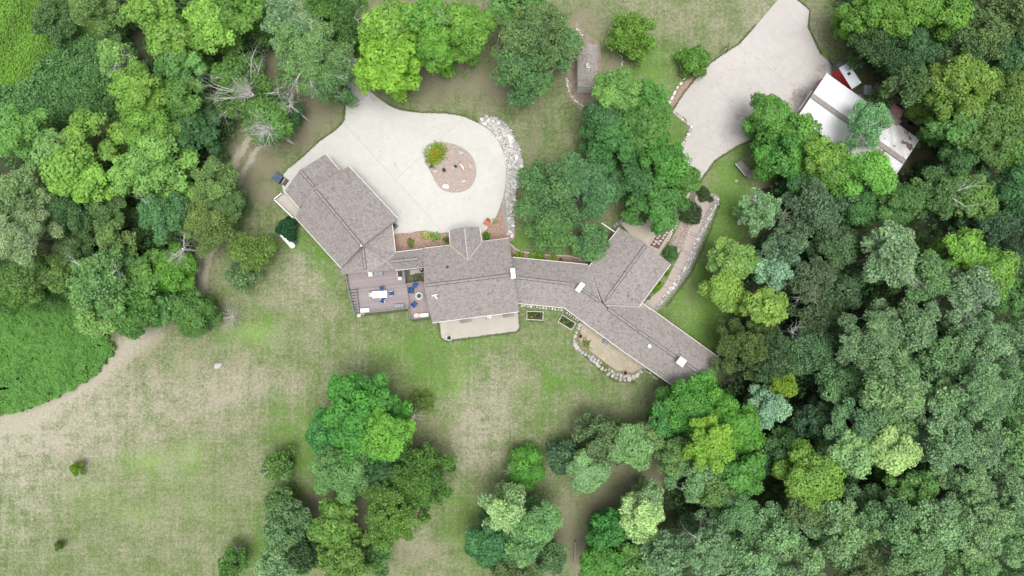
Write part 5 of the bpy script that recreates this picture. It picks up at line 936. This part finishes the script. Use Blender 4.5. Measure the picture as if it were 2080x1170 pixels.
T(1514, 704, 72, 12, 'fine', (.10, .155, .04), 'dark olive tree at the far end of the house', nl=13); T(1560, 720, 60, 13, 'fine', 'darkol', 'dark olive crown right of the one at the house end'); T(1590, 785, 26, 9, 'fine', (.24, .30, .03), 'small yellow crown below the dark olive tree'); T(1555, 825, 44, 11, 'cotton', 'silverb', 'blue silver crown above the bright green group', dens=1.1)
# top right wood
T(1760, 22, 52, 15, 'maple', (.12, .25, .035), 'green lime tree at the top edge, first right of the yard'); T(1830, 25, 60, 16, 'maple', (.14, .275, .035), 'lime green tree at the top edge, second right of the yard'); T(1915, 22, 50, 16, 'maple', (.135, .27, .035), 'lime green tree at the top edge, third right of the yard'); T(1772, 98, 40, 13, 'fine', (.055, .13, .055), 'dark feathery tree beside the red trailer'); T(1840, 108, 56, 14, 'fine', (.07, .155, .055), 'wide dark tree behind the red trailer'); T(1838, 178, 44, 14, 'fine', (.075, .165, .065), 'dark feathery crown behind the caged container')
T(1980, 75, 64, 16, 'cotton', (.10, .20, .08), 'grey green crown in the upper right wood'); T(2045, 30, 60, 17, 'cotton', (.12, .22, .09), 'paler grey green crown in the top right corner'); T(1910, 120, 50, 14, 'cotton', (.08, .175, .075), 'dull blue green crown between the lime row and the yellow tipped trees'); T(2050, 120, 56, 16, 'cotton', (.09, .19, .07), 'grey green crown at the right edge under the corner one')
T(1945, 185, 60, 16, 'maple', (.16, .25, .04), 'yellow tipped green tree, highest of its group at right'); T(2035, 200, 62, 16, 'maple', (.14, .235, .04), 'yellow tipped green tree at the right edge'); T(1938, 262, 48, 15, 'maple', (.10, .22, .05), 'green crown right of the old barn end'); T(2000, 275, 58, 15, 'maple', (.12, .21, .045), 'olive green crown below the yellow tipped trees'); T(2065, 300, 46, 15, 'maple', 'green', 'green crown at the right edge beside the olive green one')
T(1895, 392, 60, 14, 'sparse', (.13, .235, .07), 'light green tree with grey limbs below the barn end', dens=1.9, dead=2); T(1960, 400, 54, 13, 'maple', (.12, .225, .045), 'green crown right of the light limbed tree'); T(2050, 380, 52, 13, 'maple', (.05, .15, .04), 'deep green crown at the right edge, upper middle'); T(1825, 410, 44, 13, 'maple', (.09, .19, .045), 'green crown above the leaning silver tree'); T(1938, 335, 38, 12, 'maple', (.05, .13, .035), 'dark crown in the shade below the barn end')
T(2010, 465, 50, 12, 'cotton', 'teal', 'dark blue green crown at right, beyond the lime ones'); T(2065, 470, 42, 12, 'cotton', (.045, .11, .06), 'darkest blue green crown at the right edge'); T(1955, 505, 38, 14, 'maple', (.15, .29, .04), 'small bright lime crown in the right wood'); T(2015, 550, 44, 14, 'maple', (.15, .28, .045), 'lime crown curving round the silver tree at right'); T(2060, 600, 46, 13, 'maple', (.09, .20, .05), 'green crown at the right edge below the lime one')
# silver wood
SC = (.155, .225, .115)
T(1800, 525, 66, 17, 'cotton', (.17, .235, .13), 'pale silver tree whose thick leaning trunk shows', vis=2, dead=1); T(1868, 560, 50, 15, 'cotton', (.12, .20, .08), 'soft green crown touching the leaning silver tree'); T(1950, 590, 68, 17, 'cotton', (.16, .22, .13), 'silver crown with white limbs in front of the lime crowns', vis=2, dead=1); T(1700, 580, 46, 11, 'maple', 'darkol', 'shaded dark green crown below the blue green ones'); T(1640, 560, 46, 12, 'cotton', (.09, .17, .10), 'dim silver green crown left of the shaded one')
dead(1665, 605, 44, 15, 'white bleached dead limbs rising from the wood, upper pair', 5, dirs=[170, 120, 30, 0], depth=2, th=1.0); dead(1640, 680, 36, 14, 'white bleached dead limbs rising from the wood, lower pair', 5, dirs=[100, 200, 330, 30], depth=2, th=.7)
T(1650, 640, 50, 11, 'cotton', (.08, .16, .08), 'dim green crown under the bleached limbs'); T(1640, 710, 48, 12, 'cotton', (.10, .175, .08), 'dull green crown right of the olive trees'); T(1755, 690, 66, 17, 'cotton', SC, 'silver green crown below the leaning trunk, left one'); T(1840, 660, 62, 17, 'cotton', SC, 'silver green crown right of the leaning trunk'); T(1905, 730, 64, 17, 'cotton', (.13, .21, .095), 'green silver crown in the middle of the right wood'); T(1980, 680, 60, 17, 'cotton', (.15, .22, .12), 'silver green crown below the white limbed crown'); T(2055, 700, 56, 17, 'cotton', (.15, .225, .115), 'silver green crown at the right edge, middle height')
T(1800, 775, 70, 18, 'cotton', (.16, .235, .105), 'broad silver crown, the middle one below the left silver crown'); T(1700, 770, 52, 15, 'cotton', (.10, .18, .08), 'duller green crown left of the broad silver one'); T(1885, 820, 62, 18, 'cotton', SC, 'silver crown right and below the broad one'); T(1975, 790, 62, 18, 'cotton', (.145, .22, .11), 'silver crown two thirds down near the right edge'); T(2055, 800, 54, 18, 'cotton', (.12, .205, .09), 'green silver crown at the right edge, two thirds down'); T(1730, 850, 62, 17, 'cotton', (.12, .205, .095), 'soft green crown above the two cream tipped ones'); T(1650, 850, 44, 12, 'cotton', 'teal', 'dark bluish crown right of the blue silver one'); T(1810, 870, 54, 17, 'cotton', (.14, .22, .09), 'grey green crown above the cream tipped right one')
T(1735, 925, 44, 17, 'maple', (.23, .31, .10), 'cream tipped pale crown, left of the pair'); T(1808, 912, 42, 17, 'maple', (.26, .335, .13), 'cream tipped pale crown, right of the pair'); T(1640, 960, 58, 15, 'maple', (.17, .29, .045), 'yellow green crown alone among silver ones'); T(1590, 920, 44, 10, 'maple', (.055, .13, .035), 'dark green crown behind the bright green group'); T(1700, 985, 40, 9, 'cotton', (.05, .11, .05), 'low dark crown in the gap below the cream tipped pair')
T(1855, 990, 46, 14, 'maple', (.11, .225, .05), 'leafy green crown right of the cream tipped pair'); T(1920, 900, 56, 17, 'cotton', (.15, .225, .12), 'silver crown right of the cream tipped pair'); T(1995, 890, 58, 17, 'cotton', (.16, .23, .13), 'silver crown lower right near the edge'); T(2060, 900, 48, 17, 'cotton', (.13, .215, .09), 'green silver crown at the right edge, lower part'); T(1960, 975, 50, 16, 'cotton', SC, 'silver crown beside the visible grey limbs at lower right'); T(2045, 985, 60, 18, 'cotton', (.165, .24, .125), 'pale silver crown at the right edge near the bottom')
T(1800, 1060, 74, 17, 'cotton', (.135, .22, .10), 'wide soft green crown at the bottom of the right wood'); T(1890, 1060, 60, 17, 'cotton', (.16, .235, .12), 'silver crown at the bottom between two wide ones'); T(1970, 1070, 66, 18, 'cotton', (.17, .24, .12), 'wide pale silver crown at the bottom right'); T(2055, 1090, 56, 17, 'cotton', (.14, .22, .10), 'silver crown in the bottom right corner'); T(1700, 1080, 70, 17, 'cotton', (.165, .24, .115), 'large pale silver crown at the bottom, left of the wide soft green one'); T(1630, 1040, 46, 14, 'cotton', (.10, .19, .085), 'dull green crown below the yellow green one')
T(1560, 1080, 62, 16, 'cotton', (.145, .225, .105), 'silver green crown at the bottom with fine twigs', dead=1); T(1490, 1040, 60, 15, 'cotton', (.12, .21, .09), 'grey green crown below the cream crown group'); T(1440, 1110, 60, 16, 'cotton', (.16, .24, .125), 'silver crown at the bottom edge right of the clearing', dead=1); T(1520, 1145, 52, 16, 'cotton', (.15, .23, .115), 'silver crown at the very bottom, second from the clearing'); T(1620, 1150, 56, 17, 'cotton', (.165, .24, .115), 'silver crown at the very bottom, third from the clearing'); T(1740, 1155, 50, 16, 'cotton', (.10, .185, .085), 'darker green crown at the very bottom'); T(1850, 1150, 56, 17, 'cotton', (.15, .225, .105), 'silver crown at the very bottom below the middle one'); T(1960, 1155, 54, 16, 'cotton', (.13, .21, .085), 'dull silver crown at the very bottom near the corner')
T(1350, 1130, 46, 14, 'cotton', (.15, .23, .12), 'silver green crown at the bottom edge right of the white flowering tree')
# below the house
T(1402, 822, 66, 12, 'maple', 'bright', 'vivid green tree touching the far house end', nl=13); T(1480, 860, 68, 15, 'maple', (.11, .28, .035), 'vivid green tree right of the one at the house end'); T(1440, 900, 50, 16, 'maple', (.19, .33, .035), 'yellow green crown on top of the vivid green trees'); T(1500, 950, 56, 14, 'maple', (.09, .24, .04), 'vivid green crown at the bottom of its group'); T(1355, 855, 40, 11, 'maple', (.06, .20, .04), 'darker green crown at the left of the vivid green group')
T(1410, 950, 62, 14, 'cotton', (.22, .31, .11), 'pale cream green crown left below the vivid green trees', dead=1); T(1370, 920, 40, 12, 'cotton', (.17, .28, .08), 'small soft green crown left of the cream green one'); T(1455, 995, 44, 13, 'cotton', (.16, .26, .07), 'green cream crown below the pale cream green one')
T(1225, 895, 58, 11, 'cotton', (.11, .215, .10), 'bluish silver tree in the middle of the lower lawn group'); T(1195, 955, 38, 11, 'maple', (.25, .34, .12), 'cream green crown at the lower left of that silver tree'); T(1285, 905, 40, 11, 'maple', (.23, .33, .10), 'cream green crown at the right of that silver tree', dead=1); T(1322, 885, 30, 10, 'cotton', (.19, .29, .09), 'thin light green crown reaching to the vivid green group'); T(1142, 925, 30, 7, 'cotton', 'teal', 'small dark blue green tree with white twigs at left of the silver group', dead=3)
T(1065, 952, 36, 5, 'maple', (.085, .24, .03), 'small vivid green tree with grey bare limbs on the lower lawn', dead=2, dens=.85); T(1025, 1035, 50, 13, 'cotton', (.25, .33, .15), 'pale silver cream crown, the upper left of the lower middle clump'); T(1085, 1060, 50, 12, 'cotton', (.15, .26, .10), 'soft green crown right of the pale silver cream one'); T(1000, 1095, 50, 10, 'maple', (.065, .19, .06), 'deep green crown at the left of the lower middle clump'); T(1060, 1110, 38, 12, 'cotton', (.21, .31, .10), 'cream green crown low in the lower middle clump'); T(1050, 1160, 56, 12, 'cotton', (.11, .215, .09), 'blue green crown at the bottom edge of the lower middle clump'); T(1120, 1130, 36, 9, 'cotton', (.13, .23, .08), 'small green crown beside the timber beams')
T(1302, 1050, 48, 12, 'cotton', 'cream', 'cream white flowering tree at the bottom right of the clearing', dead=1); T(1320, 1010, 30, 10, 'sparse', (.22, .30, .15), 'thin twiggy pale crown above the cream flowering tree', dead=2, dens=1.4); T(1232, 1075, 44, 9, 'maple', (.05, .19, .035), 'deep green tree left of the cream flowering tree'); T(1225, 1135, 48, 10, 'maple', (.085, .23, .035), 'fresh green crown at the bottom edge left of the flowering tree'); T(1290, 1140, 44, 10, 'maple', (.14, .25, .06), 'light green crown at the bottom edge below the flowering tree')
T(735, 845, 92, 15, 'maple', (.07, .235, .035), 'largest vivid green tree on the lower lawn', nl=18, dead=0); T(775, 875, 58, 16, 'maple', (.13, .30, .035), 'yellower green crown at the right of the largest lawn tree'); T(660, 880, 38, 11, 'maple', (.055, .20, .045), 'darker lobe tree at the left of the largest lawn tree'); T(700, 955, 58, 12, 'maple', (.12, .24, .065), 'paler green crown below the largest lawn tree'); T(855, 965, 74, 12, 'fine', (.095, .20, .035), 'olive green tree lower right of the largest lawn tree', nl=14); T(800, 1035, 70, 12, 'fine', (.125, .225, .04), 'olive green crown at the bottom of the lawn group', nl=13)
T(785, 945, 42, 8, 'maple', 'deep', 'dark small tree in the shade between the lawn group trees'); T(580, 1065, 50, 11, 'cotton', (.13, .225, .085), 'grey green tree at the lower left of the lawn group'); T(570, 1020, 30, 8, 'fine', (.12, .21, .06), 'small green tree above the grey green one'); T(680, 1060, 48, 12, 'maple', (.125, .235, .04), 'green olive crown below the paler green crown'); T(700, 1130, 58, 12, 'fine', (.15, .245, .05), 'yellowish green crown at the bottom edge of the lawn group'); T(620, 1120, 44, 9, 'fine', 'dark', 'dark green crown at the bottom between two lighter trees'); T(765, 1135, 34, 8, 'fine', (.09, .19, .05), 'small green tree at the bottom edge right of the yellowish one')
T(565, 1150, 42, 10, 'sparse', 'silver', 'silvery tree full of bare twigs at the bottom edge', dead=4, dens=1.6); T(475, 1150, 34, 7, 'fine', (.12, .24, .05), 'green bushy tree at the bottom edge beside the pale stump'); T(568, 945, 34, 6, 'fine', (.12, .22, .05), 'small half dead tree on the lawn left of the largest tree', dead=3, dens=.8); bush(858, 815, 24, 2.5, (.14, .22, .05), 'small light green bush right of the largest lawn tree'); dead(838, 850, 26, 4, 'grey leafless brush beside the largest lawn tree', 9, depth=2, th=.6, cat='dead bush', name='dead_bush')
bush(158, 951, 16, 2.2, (.15, .27, .02), 'lone yellow green shrub on the dry field', dens=.9); bush(123, 1107, 12.5, 1.5, (.11, .18, .03), 'smaller dull green shrub near the bottom left corner'); dead(634, 712, 10, .8, 'tiny pale dry shrub on the back lawn', 8, mat='pale', depth=2, th=.3, cat='dead bush', name='dead_bush'); dead(482, 1117, 13, .5, 'pale heap of dry twigs in the lower lawn', 10, depth=2, th=.4, cat='dead bush', name='dead_bush')
# ---- garden shrubs
bush(586, 465, 22, 2.6, (.025, .10, .035), 'dark green round bush beside the white propane tank', 'bush', 'round_bush', 'fine', dens=1.3)
bush(834, 493, 10.5, .9, 'olivey', 'yellow green round shrub in the mulch bed near the garage'); tuft(868.5, 478, 10, .6, (.36, .42, .13), 'pale yellow leafy plant, left of the bright pair by the drive', wid=.07); tuft(886, 481, 9, .6, (.22, .38, .08), 'bright green leafy plant, right of the pair by the drive', wid=.07); bush(907, 487, 8.5, .9, (.12, .24, .02), 'green shrub at the left wall of the entrance gable'); bush(989, 480, 9.5, .9, (.10, .25, .03), 'green shrub at the right wall of the entrance gable'); tuft(1005, 449.5, 5, .4, (.34, .38, .20), 'tiny pale plant next to the orange wooden chair')
tuft(886, 313, 14, .7, (.22, .32, .025), 'yellow green flower clump at the top of the island bed', n=520, ell=1.6, rot=R(42), z0=.13, wid=.045, flower=(.62, .22, .05)); bush(902, 345.6, 4.5, .4, (.05, .12, .04), 'tiny dark green shrub in the island bed', z0=.13); tuft(926, 338, 4, .3, (.06, .14, .07), 'very small bluish plant beside the garden flag', n=30, z0=.13); tuft(877, 337, 5, .3, (.08, .13, .05), 'small dark plant under the island flower clump', n=40, z0=.13)
tuft(1054.6, 520, 9.5, .6, (.17, .33, .03), 'bright green plant nearest the main house in the link bed', n=110); tuft(1084, 520, 10, .6, (.20, .35, .03), 'second bright green plant from the main house in the link bed', n=120); tuft(1099, 521, 9, .6, (.22, .35, .04), 'yellow green plant, third in the link bed', n=110); tuft(1124, 525, 9, .55, (.22, .35, .05), 'lime plant, last full one in the link bed', n=100); tuft(1139, 528, 5, .4, 'mid', 'small green plant at the end of the link bed row', n=40); bush(1203, 526, 12, 1.6, (.05, .17, .03), 'dark green shrub in the corner of link and northern wing')
bush(1400.9, 433, 23, 1.5, (.075, .125, .05), 'large domed juniper between the walk and the brick path', 'juniper', 'juniper', 'fine', ell=.92, dens=1.2); bush(1428, 393, 14, 1.0, (.08, .13, .05), 'smaller flat juniper at the top of the brick path', 'juniper', 'juniper', 'fine', ell=1.25, rot=R(-25), dens=1.2); bush(1442, 405, 7, .7, (.08, .135, .05), 'smallest round juniper beside the stone border', 'juniper', 'juniper', 'fine')
bush(1362, 514, 17, 1.7, (.09, .20, .06), 'feathery green shrub at the north east roof corner'); bush(1334, 584, 12, .9, (.19, .34, .03), 'long yellow green shrub along the wing wall', ell=1.5, rot=R(55)); bush(1356, 556, 7, .8, (.15, .30, .03), 'small yellow green shrub by the wing corner'); bush(1318, 604, 6, .5, 'silver', 'pale green ground plant at the wing wall')
tuft(1228, 748, 8, .3, (.14, .18, .05), 'grassy tuft on the stone bank of the paver patio', n=80, ell=1.8, rot=R(-38)); tuft(1190, 698, 7, .3, (.15, .20, .05), 'grassy tuft at the upper bend of the paver patio', n=70, ell=1.8, rot=R(-45)); bush(846, 563, 9, .7, (.16, .19, .10), 'small greyish shrub in the courtyard', ell=1.3)
bush(702, 574, 7, .6, (.26, .33, .2), 'pale flowering plant at the left corner of the deck'); bush(708, 558, 6, .6, 'mid', 'small green plant under the roof corner beside the deck')
for (t, h, colr), lab in zip(PLANTERS, ('dark green plant in the corner patio planter', 'reddish plant in the upper paver patio planter', 'red leaved plant in the planter at the stone end')):
    p = t.location; px_ = 1040 + p.x / (HC - .4) * FP; py_ = 585 - p.y / (HC - .4) * FP; tuft(px_, py_, 3.2, .25, colr, lab, n=40, z0=.38)
for (t, c4), labs in zip(BEDS, (['leafy green vegetable at the left of the bed nearer the patio', 'yellowish vegetable plant in the bed nearer the patio', 'green vegetable in the middle of the bed nearer the patio', 'dark green vegetable at the right of the bed nearer the patio', 'green vegetable at the far right of the bed nearer the patio'],
        ['green vegetable at the upper end of the tilted bed', 'dark green vegetable second from the top in the tilted bed', 'leafy green vegetable in the middle of the tilted bed', 'yellow green vegetable near the lower end of the tilted bed', 'green vegetable at the lower end of the tilted bed'])):
    (x0, y0), (x1, y1), (x2, y2), (x3, y3) = c4
    for i, lab in enumerate(labs):
        u_ = (i + .5) / 5; v_ = .35 + .3 * (i % 2); ax, ay = x0 + (x1 - x0) * u_, y0 + (y1 - y0) * u_; bx_, by_ = x3 + (x2 - x3) * u_, y3 + (y2 - y3) * u_
        bush(ax + (bx_ - ax) * v_, ay + (by_ - ay) * v_, 3.9, .45, [(.06, .2, .02), (.2, .28, .02), (.08, .24, .03), (.04, .14, .02), (.07, .2, .03)][i], lab, 'vegetable', 'vegetable_plant', z0=.2)

# ================================================================ STUFF: pond leaves, undergrowth, meadow
def scatter_px(r, poly, n):
    x0, x1 = min(p[0] for p in poly), max(p[0] for p in poly); y0, y1 = min(p[1] for p in poly), max(p[1] for p in poly); X = []; Y = []; k = 0
    while k < n:
        x = r.uniform(x0, x1, n); y = r.uniform(y0, y1, n); q = inside(x, y, poly); X.append(x[q]); Y.append(y[q]); k += q.sum()
    return np.concatenate(X)[:n], np.concatenate(Y)[:n]
POND = [(a + 3.5 * math.sin(i * 1.9) + 2 * math.sin(i * 4.3), b + 3 * math.cos(i * 2.3)) for i, (a, b) in enumerate(spline([(-150, 600), (0, 590), (100, 575), (170, 600), (200, 650), (222, 690), (232, 712), (205, 748), (180, 770), (120, 805), (70, 825), (20, 840), (-60, 850), (-150, 850)], 7))]
slab('pond_water', POND, .03, MAT['water'])
r = np.random.RandomState(5); x, y = scatter_px(r, POND, 110000); h_ = .9 * vnoise(x, y, 22, 31) + .6 * vnoise(x, y, 9, 32) + .3 * vnoise(x, y, 4, 33)
hole = np.ones(len(x), bool); _e = r.uniform(0, 1, len(x)) < .12
for (cx, cy, a, b) in [(42, 768, 5, 4), (10, 788, 12, 3), (8, 812, 4, 2), (76, 725, 5, 2), (190, 704, 5, 3), (205, 701, 9, 2.4), (62, 698, 2.5, 2), (152, 678, 4, 2.5), (185, 665, 7, 4), (205, 672, 6, 5), (36, 650, 4, 2), (20, 610, 12, 6), (40, 612, 8, 5), (108, 655, 3, 2), (173, 718, 3, 1.5), (0, 745, 3, 2)]:
    q = ((x - cx) / a) ** 2 + ((y - cy) / b) ** 2 + r.normal(size=len(x)) * .25 < 1; hole &= ~q
x = np.where(_e, x + r.normal(size=len(x)) * 4, x); y = np.where(_e, y + r.normal(size=len(x)) * 3, y); x, y, h_ = x[hole], y[hole], h_[hole]; z = .62 + h_ * .36 + r.uniform(-.14, .14, len(x)); C = np.stack([(x - 1040) * (HC - .4) / FP, -(y - 585) * (HC - .4) / FP, z], 1)
V, idx = leaves(r, C, np.full(len(C), .02), np.ones(len(C), int), .105, .4, up=.9); tv = np.clip(.5 + .3 * vnoise(x, y, 50, 34) + .3 * vnoise(x, y, 14, 35) - (x - 90) * .0012 + (y - 720) * .0015, 0, 1)
tag(leaf_obj('pond_leaves', V, np.stack([np.clip(.5 * r.uniform(0, 1, len(x)) + .3 * tv + .1, 0, 1), np.clip(.35 + .5 * (tv - .5) + .3 * r.uniform(0, 1, len(x)), 0, 1), tv * 0], 1), (.125, .30, .06)), 'dense bright green leafy water plants covering the pond', 'water plants', None, 'stuff')
def thicket(name, poly, n, zlo, zhi, pr, ls, col, label, seed, nl=40, jit=.7):
    r = np.random.RandomState(seed); x, y = scatter_px(r, poly, n); z = r.uniform(zlo, zhi, n); PR = r.uniform(*pr, n)
    C = np.stack([(x - 1040) * (HC - 1) / FP, -(y - 585) * (HC - 1) / FP, z], 1); V, idx = leaves(r, C, PR, np.full(n, nl), ls, jit, -.2); N = len(V); pt = r.uniform(0, 1, n)
    tag(leaf_obj(name, V, np.stack([.5 * pt[idx] + .5 * r.uniform(0, 1, N), .6 * pt[idx] + .4 * r.uniform(0, 1, N), np.zeros(N)], 1), col), label, 'undergrowth', None, 'stuff')
thicket('undergrowth', LEFTWOOD, 1500, .3, 2.6, (.45, .9), .16, (.09, .19, .06), 'dark leafy undergrowth between the trees of the left wood', 3)
thicket('undergrowth', RIGHTWOOD, 3000, .3, 3.2, (.5, 1.0), .17, (.075, .165, .06), 'dark leafy undergrowth between the trees of the right wood', 4)
thicket('thicket', [(95, 100), (140, 70), (215, 80), (250, 150), (230, 215), (170, 250), (90, 250), (-60, 255), (-60, 190), (60, 165)], 900, .1, 1.0, (.35, .8), .14, (.14, .29, .10), 'low blue green thicket below the bright meadow', 6, 55)
MEADOW = [(-140, -60), (120, -60), (110, 60), (115, 110), (80, 170), (-30, 190), (-140, 190)]
r = np.random.RandomState(8); x, y = scatter_px(r, MEADOW, 26000); C = np.stack([(x - 1040) * HC / FP, -(y - 585) * HC / FP, r.uniform(.1, .5, len(x))], 1)
V, idx = leaves(r, C, np.full(len(C), .05), np.ones(len(C), int), .16, .5, up=1.1); cen = V.mean(1, keepdims=True); V = cen + (V - cen) * np.array([.6, 1.0, 1.0]); tv = .5 + .5 * np.sin(x * .07 + y * .04)
tag(leaf_obj('meadow_grass', V, np.stack([.4 * r.uniform(0, 1, len(x)) + .35 * tv + .12, .45 + .5 * tv * r.uniform(0, 1, len(x)), tv * 0], 1), (.165, .33, .045)), 'tall bright yellow green meadow grass in the upper left corner', 'grass', None, 'stuff')
# grass tufts along hard edges so that they are not ruler clean
r = np.random.RandomState(11); X, Y = [], []
def along(pts, closed, off, k):
    n = len(pts)
    for i in range(n if closed else n - 1):
        a, b = pts[i], pts[(i + 1) % n]; L = math.hypot(b[0] - a[0], b[1] - a[1]); m_ = int(L * k) + 1; t_ = r.uniform(0, 1, m_); o_ = r.normal(size=m_) * 1.0 + off
        X.append(a[0] + (b[0] - a[0]) * t_ - (b[1] - a[1]) / (L + 1e-6) * o_); Y.append(a[1] + (b[1] - a[1]) * t_ + (b[0] - a[0]) / (L + 1e-6) * o_)
along(D2[:5], False, -1.2, 5); along(D2[9:15], False, -1.2, 5); along(D2[-7:], False, -1.2, 4); along([(892.5, 655.6), (896.3, 685.4), (905.5, 692), (1049, 673), (1055.5, 664.7), (1052, 634)], False, 1.2, 6)
along([(780, 207.7), (810.8, 223), (857, 229.5), (908, 230.8), (941.5, 237), (972, 249)], False, -1.2, 4); along([(702, 212), (699, 245), (680, 266), (650, 287), (612, 322), (577, 352)], False, 1.2, 4)
along([(733, 640), (832, 629), (836, 651), (877, 646)], False, 1, 6); along([(1070, 650), (1103, 652)], False, 1, 8); along(POND[28:84], False, 2, 10); along([(1168, 700), (1210, 740), (1250, 772), (1290, 774)], False, 2, 8); along([(1460, 410), (1440, 466), (1424, 505), (1400, 556), (1350, 622)], False, -3, 8)
x, y = np.concatenate(X), np.concatenate(Y); C = np.stack([(x - 1040) * HC / FP, -(y - 585) * HC / FP, r.uniform(.01, .07, len(x))], 1); V, idx = leaves(r, C, np.full(len(C), .03), np.full(len(C), 3), .07, .5, up=.5)
tag(leaf_obj('edge_grass', V, np.concatenate([r.uniform(0, 1, (len(V), 2)), np.zeros((len(V), 1))], 1), (.155, .20, .085)), 'ragged grass along the edges of drives, patios and pond', 'grass', None, 'stuff')
r = np.random.RandomState(21); x = np.concatenate([r.normal(745, 30, 160), r.normal(1540, 40, 260), r.normal(1640, 30, 80), r.uniform(700, 1020, 90), r.uniform(1400, 1640, 160)]); y = np.concatenate([r.normal(195, 18, 160), r.normal(255, 30, 260), r.normal(200, 25, 80), r.uniform(240, 460, 90), r.uniform(60, 330, 160)])
k = inside(x, y, D1) | inside(x, y, D2); x, y = x[k], y[k]; C = np.stack([(x - 1040) * HC / FP, -(y - 585) * HC / FP, np.full(len(x), .08)], 1); V, idx = leaves(r, C, np.full(len(C), .01), np.ones(len(C), int), .06, .4, up=1.0)
tag(leaf_obj('fallen_leaves', V, r.uniform(0, 1, (len(V), 3)), (.16, .12, .06)), 'fallen brown leaves scattered over the concrete drives', 'leaves', None, 'stuff')
for o in list(COL.objects):
    if o.type == 'MESH' and o.parent is None and 'kind' not in o.keys() and 'label' not in o.keys(): print('UNLABELLED', o.name)
print('trees', ntree, 'objects', len(COL.objects), 'faces', sum(len(o.data.polygons) for o in COL.objects if o.type == 'MESH'))
